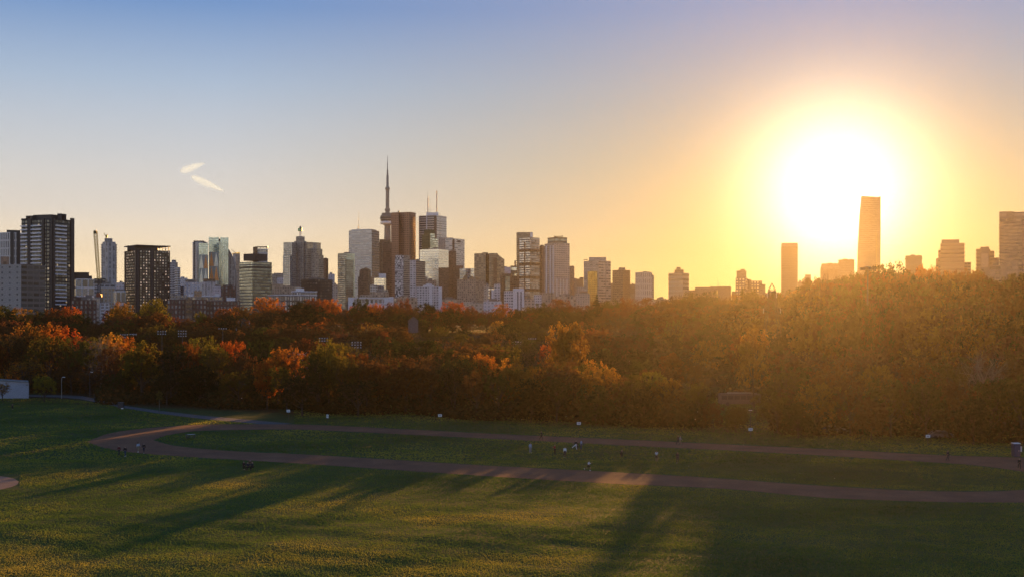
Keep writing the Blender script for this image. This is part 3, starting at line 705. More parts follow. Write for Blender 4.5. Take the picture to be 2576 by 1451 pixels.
# labels: colour, shape, and the landmark each stands below, in front of or beside
MARKS = [(36, 'white shed'), (120, 'white-balconied dark tower'), (212, 'white grid-fronted block'), (273, 'tower with the roof crane'), (370, 'dark flat-roofed tower'), (440, 'grey stepped tower'), (503, 'white balcony tower'),
 (550, 'notched twin glass tower'), (592, 'curved sail-shaped tower'), (642, 'black-topped glass tower'), (700, 'low white-edged building'), (765, 'stepped tower with green sign'), (820, 'slim brown tower'), (870, 'dark-fronted glass tower'), (915, 'single-masted pale tower'),
 (974, 'tall needle tower'), (1012, 'copper-brown tower'), (1045, 'grey curved balcony tower'), (1088, 'tower with twin masts'), (1130, 'glossy white glass block'), (1185, 'turreted brown apartments'), (1230, 'brown tower with sloped top'), (1285, 'dark brown hipped block'), (1325, 'tower with dark bands'), (1365, 'slim brown slab'),
 (1402, 'grid tower with glass crown'), (1450, 'small tan blocks'), (1500, 'beige golden-reflection block'), (1562, 'ragged balcony tower'), (1621, 'slit-windowed tower'), (1665, 'small gabled house'), (1706, 'striped stepped-cap tower'), (1795, 'long low block'), (1885, 'stepped orange block'),
 (1942, 'lattice pylon'), (1986, 'slim slab tower'), (2050, 'low block by the sun'), (2110, 'pale blocks under the sun'), (2186, 'tallest tower by the sun'), (2298, 'small square block'), (2393, 'curved banded block'), (2475, 'stepped white block'), (2545, 'big reddish tower'), (2640, 'low reddish block')]
for t in ALL_TREES:
    if t['label']: continue
    mk = min(MARKS, key=lambda m: abs(m[0]-t['u']))[1]
    b = t['band']
    s = s_of(t['x'], t['y'])
    if b == 'row': where = 'in the shaded tree row' if s < 30 else 'in the close row behind'
    elif b == 'front': where = 'at the field edge' if s < 42 else ('in the second row' if s < 110 else 'in the valley woods')
    elif b == 'ridge': where = 'on the skyline ridge'
    else:
        f = (t['y']-250)/(ridge_Y(t['u'])-250); where = 'low on the slope' if f < .4 else ('halfway up the slope' if f < .72 else 'high on the slope')
    t['label'] = f"{WORDS[t['color']]} {SHAPE[t['kind']]} {'shrub' if t['kind']=='bush' else 'tree'} {where}, below the {mk}"
    if t['kind'] == 'conifer': t['label'] = 'dark pointed conifer standing alone on the skyline ridge, below the beige office block'
from collections import defaultdict
bylab = defaultdict(list)
for t in ALL_TREES: bylab[t['label']].append(t)
for lab, L in bylab.items():
    if len(L) > 1:
        if len(L) == 2:
            L.sort(key=lambda t: t['y'])
            for t, w in zip(L, ('nearer ', 'farther ')): t['label'] = w+lab
        else:
            L.sort(key=lambda t: t['u'])
            for k, t in enumerate(L): t['label'] = ('leftmost ', 'second ', 'third ', 'fourth ', 'fifth ', 'sixth ', 'seventh ')[min(k, 6)]+lab
for t in ALL_TREES:
    if len(t['label'].replace('-', ' ').split()) > 15: t['label'] = t['label'].replace(', below the', ' under the').replace('in the second row', 'in row two').replace(' in the ', ' in ', 1)
    if len(t['label'].replace('-', ' ').split()) > 16: t['label'] = t['label'].replace('-headed', '').replace('dull ', '').replace(' tall oval', ' oval').replace(' wide spreading', ' spreading')
    tag(t['o'], t['label'], None, {'front': 'trees along the valley floor', 'ridge': 'trees on the skyline ridge', 'slope': 'trees of the wooded slope', 'row': 'close tree rows behind the field edge'}[t['band']])

# undergrowth: low scrub under the trees that nobody could count
def scrub(N, gen, hmax, size):
    x, y = gen(N); z = ground_z(x, y)
    k = np.sin(x*.31+np.sin(y*.17)*2)*np.sin(y*.27+np.sin(x*.11)*2)
    P = np.stack([x, y, z+RNG.random(N)*hmax*(.55+.45*k)], 1)
    nrm = RNG.normal(size=(N, 3)); nrm /= np.linalg.norm(nrm, axis=1)[:, None]
    a = np.cross(nrm, RNG.normal(size=(N, 3))); a /= np.linalg.norm(a, axis=1)[:, None]; b = np.cross(nrm, a)
    s = size*RNG.uniform(.6, 1.6, N)[:, None]
    return np.stack([P-a*s, P-b*s*.6, P+a*s, P+b*s*.6], 1).reshape(-1, 3)
def edge_gen(N):
    x = RNG.uniform(-170, 150, N); s = 8+60*RNG.random(N)**1.5; return x, 252-.5*x+s+4*np.sin(x*.2)
def slope_gen(N):
    Y = RNG.uniform(300, 660, N); x = RNG.uniform(-.46, .46, N)*Y; u = UC+x/Y*F
    k = (s_of(x, Y) < .72*np.interp(x, SLOPE_X, SLOPE_S)) & ~((u > 1110) & (u < 1330) & (Y > 455) & (Y < 530)) & ~((u > 1790) & (u < 1925) & (Y < 325)) & (y_ok(x, Y)) & ~((u > 370) & (u < 640) & (Y > 385) & (Y < 470))
    return x[k], Y[k]
def y_ok(x, y): return y > 252-.5*x+40
xe, ye = edge_gen(40000); ue = UC+xe/ye*F
ke = ~((ue > 1780) & (ue < 1935) & (ye < 322)) & ~((ue < 240) & (ye < 352))
xs_, ys_ = slope_gen(42000)
m_scrub, nt, out = new_mat('scrub_leaves'); g = NT(nt)
rnd = g.n('ShaderNodeNewGeometry').outputs['Random Per Island']; pos = g.n('ShaderNodeNewGeometry').outputs['Position']
c = g.ramp(g.math('ADD', g.math('MULTIPLY', g.noise(pos, .05, 3), .8), g.math('MULTIPLY', rnd, .25)), [(.3, (.025, .036, .012, 1)), (.5, (.050, .045, .016, 1)), (.65, (.085, .048, .018, 1)), (.85, (.14, .07, .022, 1))])
d = g.n('ShaderNodeBsdfDiffuse'); t_ = g.n('ShaderNodeBsdfTranslucent'); g.put(d.inputs[0], c); g.put(t_.inputs[0], c)
mx = g.n('ShaderNodeMixShader'); mx.inputs[0].default_value = .35
nt.links.new(d.outputs[0], mx.inputs[1]); nt.links.new(t_.outputs[0], mx.inputs[2]); nt.links.new(mx.outputs[0], out.inputs[0])
Vs = np.concatenate([scrub(int(ke.sum()), lambda N: (xe[ke], ye[ke]), 4.6, .42), scrub(len(xs_), lambda N: (xs_, ys_), 3.4, .6)])
tag(mesh_obj('undergrowth', np_mesh('undergrowth', Vs, np.arange(len(Vs)).reshape(-1, 4), [m_scrub])), 'dense brown and green scrub under the trees of the valley', kind='stuff')
# ------------------------------------------------------------------ the city
BASE_Z = 9.0
ST = {
 'white_fin': facade('white_fin_facade', (.46, .46, .47), (.10, .11, .13), .42, .8, .3),
 'concrete': facade('grey_concrete_facade', (.27, .26, .255), (.06, .065, .07), .22, .34, .2, .3),
 'brown_balc': facade('brown_balcony_facade', (.13, .11, .095), (.045, .045, .045), .86, .52, .3, .25),
 'dark_glass': facade('dark_glass_facade', (.030, .034, .038), (.10, .115, .125), .72, .62, .55, .12, glint=.10, glint_col=(1, .72, .40)),
 'dark_panel': plain('dark_panel', (.035, .038, .042), .5),
 'dark_grid': facade('dark_grid_facade', (.045, .043, .042), (.25, .26, .26), .50, .50, .6, .12, glint=.20, glint_col=(1, .66, .48), gvar=.85),
 'white_frame': facade('white_frame_facade', (.52, .53, .56), (.10, .11, .12), .84, .80, .4),
 'pale_strips': facade('pale_strip_facade', (.36, .36, .38), (.20, .21, .23), .42, 1, .3, .3),
 'rawconc': facade('raw_concrete_facade', (.34, .33, .34), (.10, .10, .10), .8, .5, .1, .5),
 'pale_apt': facade('pale_apartment_facade', (.50, .49, .47), (.20, .22, .23), .9, .5, .5),
 'teal_glass': facade('blue_green_glass', (.24, .28, .28), (.27, .35, .35), .92, .86, .8, .12, gvar=.25),
 'harlequin': facade('harlequin_panels', (.24, .29, .28), (.40, .43, .40), pattern='triangle', metal=.5, rough=.3, gvar=.3),
 'louvre': facade('grey_louvre_facade', (.29, .295, .305), (.15, .155, .16), .52, 1, .4, .3),
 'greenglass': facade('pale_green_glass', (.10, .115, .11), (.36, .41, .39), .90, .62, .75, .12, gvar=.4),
 'greenglass_dark': facade('shaded_green_glass', (.06, .068, .065), (.15, .175, .165), .88, .60, .7, .12, gvar=.6),  # darker copy for side walls, shade put into the colour; also dark glazing
 'stone_step': facade('grey_stone_tower', (.26, .245, .22), (.165, .155, .14), .55, .60, .5, .2, gvar=.4),
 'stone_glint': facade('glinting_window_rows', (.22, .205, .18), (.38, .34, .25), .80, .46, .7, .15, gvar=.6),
 'stone_light': facade('banded_light_stone', (.22, .22, .215), (.36, .38, .38), .8, .55, .7, .15, gvar=.4),
 'brown_flat': facade('brown_slab', (.20, .13, .09), (.15, .10, .07), .4, 1, .3, .3),
 'dark_balc': facade('dark_balcony_block', (.040, .042, .045), (.16, .17, .17), .7, .45, .5, .2, glint=.12, glint_col=(1, .8, .55)),
 'white_line': facade('white_line_block', (.055, .055, .060), (.26, .27, .28), .45, .75, .5, .2),
 'brick': facade('dark_brick_block', (.105, .058, .050), (.11, .12, .135), .44, .62, .4, .2, gvar=.7),
 'lavender': facade('pale_lavender_block', (.40, .40, .45), (.24, .25, .29), .5, .5, .3),
 'stucco': facade('beige_block', (.34, .29, .24), (.18, .16, .14), .5, .5, .3),
 'white_band': facade('white_marble_bands', (.50, .49, .46), (.34, .35, .345), 1, .45, .5, .2, gvar=.25),
 'white_shade': facade('white_marble_dark_windows', (.40, .37, .34), (.055, .05, .045), .92, .52, .3, .2),
 'mirror': facade('silver_mirror_glass', (.42, .43, .42), (.50, .52, .505), .94, .88, .8, .10, gvar=.08),
 'brown_dark': facade('dark_brown_tower', (.135, .098, .076), (.105, .080, .064), .8, .55, .4, .2),
 'copper': facade('red_granite_grid', (.215, .115, .072), (.12, .072, .05), .55, .55, .6, .15, gvar=.3),
 'dark_green': facade('dark_green_glass', (.055, .058, .042), (.075, .085, .062), .9, .5, .6, .15),
 'light_green': facade('light_green_bands', (.075, .085, .065), (.40, .46, .40), 1, .5, .7, .15),
 'maze': facade('white_maze_panels', (.055, .055, .055), (.60, .60, .60), pattern='maze', metal=0, rough=.6, gvar=.08),
 'grey_balc': facade('grey_curved_balconies', (.30, .28, .25), (.115, .11, .105), .92, .55, .4, .2),
 'white_apt': facade('white_slab_apartments', (.50, .50, .53), (.14, .14, .15), .62, .55, .3, .25),
 'white_plain': plain('white_render', (.62, .62, .66), .7, var=.08, scale=.05),
 'brown_apt': facade('brown_brick_apartments', (.25, .19, .15), (.18, .16, .13), .5, .6, .5, .2, gvar=.7),
 'olive_tower': facade('olive_brown_tower', (.20, .165, .115), (.23, .195, .13), .8, .45, .5, .2, gvar=.5),
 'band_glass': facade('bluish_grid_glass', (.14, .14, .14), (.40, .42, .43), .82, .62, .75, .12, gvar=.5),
 'band_glass_dark': facade('shaded_grid_glass', (.19, .15, .125), (.26, .25, .235), .86, .6, .7, .15, gvar=.7),  # darker copy for the side wall, its shade put into the colour
 'column_grid': facade('white_column_grid', (.36, .32, .295), (.19, .165, .145), .62, .62, .6, .15, gvar=.6),
 'beige_office': facade('beige_office_block', (.40, .34, .27), (.21, .18, .145), .9, .42, .4, .2),
 'beige_plain': facade('beige_plain_wall', (.36, .32, .255), (.33, .29, .23), .9, .3, .3, .3),
 'gold_glass': facade('sky_gold_panel', (.42, .30, .10), (.62, .44, .12), .86, .86, .75, .12, gvar=.3),  # golden sky reflection put into the glass colour; also tints a yellow roof
 'ochre': facade('ochre_apartments', (.29, .20, .125), (.20, .14, .09), .55, .5, .4, .2),
 'slit': facade('pale_slit_window_wall', (.47, .41, .33), (.17, .145, .11), .26, .72, .3, .2, gvar=.3),
 'stripe': facade('striped_office_bands', (.40, .31, .21), (.24, .18, .115), 1, .48, .4, .2),
 'tan': facade('tan_block', (.25, .165, .085), (.20, .13, .068), 1, .45, .2, .3, gvar=.15),  # orange of the sun-side glare put into the wall colour
 'tan_holes': facade('tan_block_open_windows', (.22, .145, .08), (.62, .47, .25), .55, .5, .2, .2, gvar=.3),
 'curved_band': facade('pale_balcony_bands', (.34, .22, .12), (.18, .11, .065), 1, .5, .3, .25),
 'far_tower': facade('reddish_tower', (.24, .15, .095), (.19, .125, .085), .85, .5, .5, .2),
}
m_roof = plain('roof_gravel', (.17, .16, .15), .9, scale=.1)
m_steel = plain('grey_steel', (.20, .20, .20), .5, .4)
m_dsteel = plain('dark_steel', (.055, .055, .058), .5, .3)
m_yellow = plain('crane_yellow', (.42, .30, .06), .5)
m_red = plain('machine_red', (.30, .085, .045), .5)
m_white = plain('white_paint', (.70, .70, .70), .5, var=.06)
m_rail = plain('pale_balcony_rail', (.60, .60, .66), .5, var=.05)
m_conc = plain('tower_concrete', (.30, .265, .22), .85, var=.12, scale=.05)

def ang2(u): return math.atan((u-UC)/F)
def plan(u0, ue, u1, Y, depth=None, Yc=None):
    """plan outline (CCW) of a block whose nearest edge shows at ue; ue None = one face square to the view"""
    if ue is None or ue <= u0+1 or ue >= u1-1:
        phi = ang2((u0+u1)/2); tl, tr = math.tan(ang2(u0)-phi), math.tan(ang2(u1)-phi)
        P = [(tl*Y, Y), (tr*Y, Y)]; w = P[1][0]-P[0][0]; d = depth or max(8, min(w*.9, 42))
        P += [(P[1][0], Y+d), (P[0][0], Y+d)]
    else:
        phi = ang2(ue); tl, tr = math.tan(ang2(u0)-phi), math.tan(ang2(u1)-phi)
        a = math.atan2(u1-ue, ue-u0); a = min(max(a, math.radians(14), SUN_AZ-phi+math.radians(5)), math.radians(76))
        l = Vector((-math.cos(a), math.sin(a))); r = Vector((math.sin(a), math.cos(a))); C = Vector((0, Y))
        w1 = (-tl*Y)/(math.cos(a)+tl*math.sin(a)); w2 = (tr*Y)/(math.sin(a)-tr*math.cos(a))
        L, R = C+l*w1, C+r*w2; B = L+r*w2
        P = [tuple(L), tuple(C), tuple(R), tuple(B)]
    c, s = math.cos(-phi), math.sin(-phi)
    k = math.cos(phi)                                             # keep depth measured along the view axis
    return [((x*c-y*s)*1.0, x*s+y*c) for x, y in P]
def zof(v, Y): return H-(v-VH)/F*Y
CITY = []
def building(name, label, Y, blocks, cat='tower', group='buildings of the city skyline', roof=True, mats=None):
    """blocks: (part name, u0, ue, u1, vtop, style [, options])"""
    us = [b[1] for b in blocks]+[b[3] for b in blocks]
    root = empty(name, ((min(us)+max(us))/2*Y/F-UC*Y/F, Y+12, BASE_Z))
    tag(root, label, cat, group)
    info = []
    for b in blocks:
        part, u0, ue, u1, vt, st = b[:6]; o = b[6] if len(b) > 6 else {}
        Yb = Y+o.get('dy', 0); P = plan(u0, ue, u1, Yb, o.get('depth')); z1 = zof(vt, Yb); z0 = zof(o['vb'], Yb) if 'vb' in o else BASE_Z
        mb = MB(); bay, fl = o.get('bay', 4.0), o.get('floor', 3.6)
        stl = [st, st] if isinstance(st, str) else list(st)
        n = len(P); nf = max(1, round((z1-z0)/fl))
        two = n == 4 and ue is not None
        for k in range(4):
            a, c = P[k], P[(k+1) % 4]; L = math.hypot(c[0]-a[0], c[1]-a[1]); nb = max(1, round(L/bay))
            mi = (0 if k == 0 else 1) if two else 0
            mb.face([(a[0], a[1], z0), (c[0], c[1], z0), (c[0], c[1], z1), (a[0], a[1], z1)], [(k*37, 0), (k*37+nb, 0), (k*37+nb, nf), (k*37, nf)], mi)
        if o.get('para', True):                                     # a parapet standing round a sunk roof
            mb.face([(p[0], p[1], z1-.8) for p in P], None, 2)
            cx, cyy = sum(p[0] for p in P)/4, sum(p[1] for p in P)/4
            Q = [(p[0]+(cx-p[0])*.03, p[1]+(cyy-p[1])*.03) for p in P]
            for k in range(4):
                mb.face([(P[k][0], P[k][1], z1), (P[(k+1) % 4][0], P[(k+1) % 4][1], z1), (Q[(k+1) % 4][0], Q[(k+1) % 4][1], z1), (Q[k][0], Q[k][1], z1)], None, 2)
                mb.face([(Q[k][0], Q[k][1], z1-.8), (Q[(k+1) % 4][0], Q[(k+1) % 4][1], z1-.8), (Q[(k+1) % 4][0], Q[(k+1) % 4][1], z1), (Q[k][0], Q[k][1], z1)][::-1], None, 2)
        else: mb.face([(p[0], p[1], z1) for p in P], None, 2)
        if o.get('slabs'):                                          # balcony slabs wrapped round every storey
            ex = o['slabs']; cx, cyy = sum(p[0] for p in P)/4, sum(p[1] for p in P)/4
            for q in range(int((z1-z0)/fl)):
                z = z1-1.2-q*fl
                if z < z0+2: break
                R = []
                for p in P:
                    d = Vector((p[0]-cx, p[1]-cyy)); d.normalize(); R.append((p[0]+d.x*ex, p[1]+d.y*ex))
                for k in range(4):
                    a, c = R[k], R[(k+1) % 4]; mb.face([(a[0], a[1], z-.9), (c[0], c[1], z-.9), (c[0], c[1], z), (a[0], a[1], z)], None, 3)
                mb.face([(p[0], p[1], z) for p in R], None, 3); mb.face([(p[0], p[1], z-.9) for p in R][::-1], None, 3)
        mm = [ST[stl[0]], ST[stl[1]], m_roof, ST['white_plain'] if not o.get('slabmat') else ST[o['slabmat']]]
        mb.build(part, mm, root)
        info.append((P, z0, z1))
    if roof:                                                       # lift housing and air units on the first block's roof
        P, z0, z1 = info[0]
        cx, cyy = sum(p[0] for p in P)/4, sum(p[1] for p in P)/4
        d1 = Vector((P[1][0]-P[0][0], P[1][1]-P[0][1])); a = math.atan2(d1.y, d1.x); rr = random.Random(label)
        mb = MB(); hh = rr.uniform(2.2, 4.0); mb.box((cx+rr.uniform(-.1, .1)*d1.length, cyy, z1-.8+hh/2), (d1.length*rr.uniform(.2, .45), 7, hh), a, 0)
        mb.build('lift_housing', [m_roof], root)
        mb = MB(); mb.box((cx+d1.normalized().x*d1.length*.3, cyy+d1.normalized().y*d1.length*.3, z1+.2), (d1.length*.1, 4, 2.0), a, 0); mb.build('air_unit', [m_steel], root)
    CITY.append(root)
    return root, info
def ray_on(P, k, u):
    """where the sight line of column u meets wall k of a plan outline"""
    a, b = Vector(P[k]), Vector(P[(k+1) % 4]); d = b-a; t = (u-UC)/F
    s = (t*a.y-a.x)/(d.x-t*d.y); return a+d*s
def wall_box(P, k, ua, ub, z0, z1, out_, mat, name, root, inset=.3, m=None):
    a, b = ray_on(P, k, ua), ray_on(P, k, ub); d = Vector(P[(k+1) % 4])-Vector(P[k]); nrm = Vector((d.y, -d.x)).normalized()
    poly = [a+nrm*out_, b+nrm*out_, b-nrm*inset, a-nrm*inset]
    mb = MB(); mb.prism([tuple(p) for p in poly], z0, z1, 4, 3.5, 0, 0); return mb.build(name, [mat], root)
def stack_copies(o, root, zs):
    for dz in zs:
        c = o.copy(); COL.objects.link(c); c.parent = root; c.location = Vector(o.location)+Vector((0, 0, dz))
def antenna(root, u, v0, v1, Y, w0, w1, name='antenna', mat=None, rungs=0):
    mb = MB(); a, b = at(u, v0, Y), at(u, v1, Y); mb.bar(a, b, w0, 0, 6, w1)
    for i in range(rungs):
        p = a.lerp(b, (i+.5)/rungs); mb.box(tuple(p), (w0*1.9, w0*1.9, (b-a).length/rungs*.45))
    mb.build(name, [mat or m_steel], root)

# --- the near dark apartment towers on the city side
r, inf = building('apartment_tower', 'pale finned apartment tower half hidden behind the dark white-balconied tower', 1500, [
    ('tower_body', -30, 29, 60, 600, ('white_fin', 'white_fin'), dict(bay=3.2, floor=9)), ('stair_core', 26, None, 35, 599, 'dark_panel', dict(dy=-6)), ('penthouse', 17, None, 51, 595, 'dark_panel', dict(dy=6))], roof=False)
antenna(r, 33, 596, 590, 1506, .8, .5)
r, inf = building('apartment_block', 'grey concrete slab block with small windows in front of the dark towers', 960, [
    ('slab_body', -60, 53, 114, 674, ('concrete', 'brown_balc'), dict(bay=7, floor=3.9)), ('penthouse', 2, None, 23, 657, 'brown_flat', dict(dy=14))], roof=False)
Y = 1080
r, inf = building('apartment_tower', 'dark tower with rows of white balconies and open roof frames', Y, [
    ('tower_body', 54, 133, 185.5, 567, ('dark_glass', 'dark_glass'), dict(bay=3.4, floor=3.1)),
    ('roof_block', 83, 129, 163, 556, ('dark_panel', 'dark_panel'), dict(dy=5)), ], roof=False)
P, z0, z1 = inf[0]
fh = 40.6*.21676/F*Y
for (k, ua, ub, va, n, skip) in ((0, 54.8, 71, 580, 12, ()), (0, 80.5, 106, 580, 12, ()), (1, 137, 164, 580, 22, (14, 15))):
    first = None
    for i in range(n):
        if i in skip: continue
        z = zof(va, Y)-i*fh
        if first is None: first = wall_box(P, k, ua, ub, z-1.15, z, 1.7, m_rail, 'balcony', r); zf = z
        else: stack_copies(first, r, [z-zf])
for (k, ua, ub) in ((0, 71.5, 79.5), (0, 106.5, 112), (0, 127.5, 132.6), (1, 133.4, 136.6), (1, 177, 185.2)):
    wall_box(P, k, ua, ub, BASE_Z, z1+(2.5 if ub > 176 else 1.0), .9, ST['dark_panel'], 'wall_pier', r)
def portal(P, k, ua, ub, z0, z1, wpost, hbeam, root):
    mb = MB(); a, b = ray_on(P, k, ua), ray_on(P, k, ub); d = (b-a).normalized(); nr = Vector((d.y, -d.x))
    def blk(p, q, za, zb):
        pts = [p+nr*.5, q+nr*.5, q-nr*2.5, p-nr*2.5]; mb.prism([tuple(x) for x in pts], za, zb, 4, 4, 0, 0)
    blk(a, a+d*wpost, z0, z1-hbeam); blk(b-d*wpost, b, z0, z1-hbeam); blk(a, b, z1-hbeam, z1)
    mb.build('roof_frame', [ST['dark_panel']], root)
zt = z1
portal(P, 0, 54.4, 72, zt-.2, zof(563.3, Y), 2.2, 1.2, r); portal(P, 0, 66, 83, zt, zof(557.3, Y), 2.2, 1.2, r)
portal(P, 1, 150, 166, zt-.2, zof(552, Y), 2.0, 1.3, r); portal(P, 1, 163.5, 185.3, zt, zof(565.2, Y), 2.4, 1.3, r)

r, inf = building('office_block', 'white grid-fronted low block beside the dark white-balconied tower', 1100, [
    ('front_hall', 184, 191, 237, 706, ('white_frame', 'white_frame'), dict(bay=6.0, floor=7.5)), ('upper_storey', 185, None, 224, 691, 'dark_panel', dict(dy=14)), ('upper_step', 223, None, 231.5, 699, 'dark_panel', dict(dy=16))], 'building', roof=False)
r, inf = building('construction_tower', 'tall pale tower under construction with ragged slab edges and a roof crane', 2300, [
    ('tower_body', 258, 272, 291, 617, ('pale_strips', 'pale_strips'), dict(bay=7, floor=4)), ('core', 263, None, 283, 609.5, 'rawconc', dict(dy=8)), ('slab_stack', 255, 272, 293.5, 622, ('rawconc', 'rawconc'), dict(dy=3, slabs=1.5, floor=4.6, slabmat='rawconc'))], roof=False)
rc = empty('tower_crane', at(267, 609.5, 2308)); tag(rc, 'small yellow tower crane on top of the tower under construction', 'crane')
mb = MB(); mb.bar(at(267, 609.5, 2308), at(267, 592, 2308), 2.2, 0, 4); mb.build('mast', [m_yellow], rc)
mb = MB(); mb.bar(at(267.5, 596, 2308), at(261, 586, 2308), 2.0, 0, 4, 1.0); mb.bar(at(267, 594, 2308), at(270, 590, 2308), 2.6); mb.build('jib', [m_yellow], rc)
mb = MB(); mb.box(tuple(at(268, 595, 2306)), (3.5, 3, 4)); mb.build('cab', [m_yellow], rc)
# lattice boom crane
def lattice(mb, a, b, w0, w1, n, t, m=0):
    a, b = Vector(a), Vector(b); d = (b-a).normalized(); x = d.cross(Vector((0, 1, 0))).normalized(); y = d.cross(x)
    def ring(f):
        c = a.lerp(b, f); w = lerp(w0, w1, f)/2; return [c+x*w+y*w, c-x*w+y*w, c-x*w-y*w, c+x*w-y*w]
    pr = ring(0)
    for i in range(n):
        nx_ = ring((i+1)/n)
        for k in range(4):
            mb.bar(pr[k], nx_[k], t, m, 3); mb.bar(pr[k], nx_[(k+1) % 4], t*.75, m, 3); mb.bar(nx_[k], nx_[(k+1) % 4], t*.75, m, 3)
        pr = nx_
Yk = 1150
rc = empty('crawler_crane', at(249.5, 800, Yk)); tag(rc, 'tall luffing lattice crane with yellow boom and red machine deck', 'crane')
mb = MB(); lattice(mb, at(248.5, 702, Yk), at(240, 582, Yk), 2.2, 2.8, 18, .45); mb.build('boom', [m_yellow], rc)
mb = MB(); lattice(mb, at(249.5, 802, Yk), at(249.5, 746, Yk), 4.6, 4.6, 7, .5); lattice(mb, at(249.5, 739, Yk), at(249.2, 702, Yk), 2.6, 1.8, 6, .4); mb.build('mast', [m_dsteel], rc)
mb = MB(); mb.box(tuple(at(249.5, 742.5, Yk)), (4.5, 4, 3.2)); mb.box(tuple(at(248, 739, Yk)), (2.4, 3, 2.2)); mb.build('machine_deck', [m_red], rc)
mb = MB(); mb.box(tuple(at(240, 583.5, Yk)), (2.4, 2.4, 2.8)); mb.build('boom_head', [m_dsteel], rc)
building('office_block', 'dark stepped low block behind the lattice crane', 1350, [('body', 236, None, 290, 718, 'rawconc', dict(bay=5)), ('upper_step', 237, None, 266, 705, 'dark_balc', dict(dy=10)), ('side_wing', 252, None, 290, 728, 'stone_step', dict(dy=-20))], 'building')
building('house_block', 'pale low block between the construction tower and the dark grid tower', 1500, [('body', 291, None, 313.5, 714, 'lavender'), ('front_wing', 287, None, 300, 751, 'white_apt', dict(dy=-60))], 'building')
building('house_block', 'white-framed low block next to the dark grid tower', 1250, [('body', 286, 292, 316, 734, ('white_frame', 'white_frame'), dict(bay=5, floor=12)), ('annex', 252, None, 275, 763, 'white_apt', dict(dy=-40, floor=3))], 'building')
building('brick_block', 'dark brick low block at the foot of the lattice crane', 1020, [('body', 178, None, 243, 756, 'brick', dict(bay=3)), ('upper_step', 180, None, 213, 749, 'brick', dict(dy=12))], 'building')
building('brick_block', 'low white and brown block behind the amber ridge tree', 1080, [('body', 196, None, 252, 752, 'stucco'), ('gable', 262, None, 288, 790, 'white_apt', dict(dy=-40))], 'building')
Y = 1350
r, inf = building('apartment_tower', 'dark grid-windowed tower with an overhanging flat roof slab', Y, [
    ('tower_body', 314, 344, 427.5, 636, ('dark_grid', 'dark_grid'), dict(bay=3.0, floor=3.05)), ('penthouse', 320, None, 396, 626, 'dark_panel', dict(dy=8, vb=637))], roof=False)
P, z0, z1 = inf[0]
mb = MB(); c = [Vector(p) for p in P]; cc = sum(c, Vector((0, 0)))/4; ov = [cc+(p-cc)*1.035 for p in c]
mb.prism([tuple(p) for p in ov], zof(626, Y), zof(623.6, Y), 4, 4, 0, 0); mb.build('roof_slab', [ST['dark_panel']], r)
for q in (390, 396, 402, 409, 416, 424):
    p = ray_on(P, 1, q); mb = MB(); mb.box((p.x, p.y+.6, (zof(636, Y)+zof(626, Y))/2), (.7, .7, zof(626, Y)-zof(636, Y)-.1)); mb.build('roof_post', [m_dsteel], r)
for (k, ua, ub) in ((0, 340.5, 343.8), (1, 344.3, 349.5), (1, 378, 385), (0, 314.4, 315.6), (1, 425.6, 427.2)):
    wall_box(P, k, ua, ub, BASE_Z, z1-.2, .8, ST['dark_panel'], 'wall_pier', r)
for k, ua, ub in ((0, 316, 340), (1, 350, 377.6), (1, 385.4, 425.3)):
    first = wall_box(P, k, ua, ub, z1-3.05, z1-2.55, .9, ST['dark_panel'], 'balcony', r)
    stack_copies(first, r, [-3.05*i for i in range(1, 24)])
building('apartment_tower', 'grey stepped tower right beside the dark flat-roofed tower', 1900, [('tower_body', 424, 441, 447, 664, ('rawconc', 'stone_step'), dict(bay=6)), ('lower_wing', 440, 448, 453.5, 676, ('stone_step', 'stone_step'), dict(dy=-10, slabs=.8)), ('penthouse', 432, None, 443, 658.6, 'rawconc', dict(dy=8))], roof=False)
building('house_block', 'pale low block between the grey stepped tower and the white balcony tower', 2300, [('body', 453, None, 472, 702, 'lavender'), ('upper_step', 470, None, 486, 705, 'stucco', dict(dy=10)), ('plant_roof', 455, None, 463, 699, 'white_plain', dict(dy=6))], 'building')

# --- harlequin cluster
r, inf = building('apartment_tower', 'white balcony tower with thin slab edges beside the harlequin tower', 2500, [('tower_body', 485, 497, 521, 614, ('pale_apt', 'pale_apt'), dict(bay=5, floor=3.4, slabs=1.6)), ('penthouse', 487, None, 514, 611.4, 'dark_panel', dict(dy=10))], roof=False)
mb = MB(); p = at(502.5, 609, 2515); mb.box(tuple(p), (13, 6, 1.0)); mb.build('roof_plate', [m_dsteel], r)
building('glass_tower', 'shorter harlequin tower with triangular coloured panels', 2440, [('tower_body', 500, None, 523.6, 617, 'teal_glass', dict(bay=5)), ('panel_wall', 501, None, 523, 645, 'harlequin', dict(dy=-4, bay=8, floor=26, depth=3.5))])
r, inf = building('glass_tower', 'twin blue-green glass tower with a notched top and triangular panels', 2460, [('tower_body', 525, 550.5, 557, 612, ('teal_glass', 'teal_glass'), dict(bay=5)), ('panel_wall', 526, None, 550, 638, 'harlequin', dict(dy=-4, bay=9, floor=28, depth=3.5)), ('rear_shaft', 553, 555, 574.6, 620, ('teal_glass', 'teal_glass'), dict(dy=14))], roof=False)
mb = MB()
for (ua, ub, va, vm, vb_) in ((524.8, 550.6, 596, 597.4, 595.8), (554, 574.8, 596.4, 597.6, 597)):
    mb.plate([((ua-UC)/F*2464, zof(618, 2464)), ((ub-UC)/F*2464, zof(618, 2464)), ((ub-UC)/F*2464, zof(vb_, 2464)), (((ua+ub)/2-UC)/F*2464, zof(vm, 2464)), ((ua-UC)/F*2464, zof(va, 2464))], 2464, 22, 5, 4, 0, 0)
mb.build('glass_crown', [ST['teal_glass']], r)
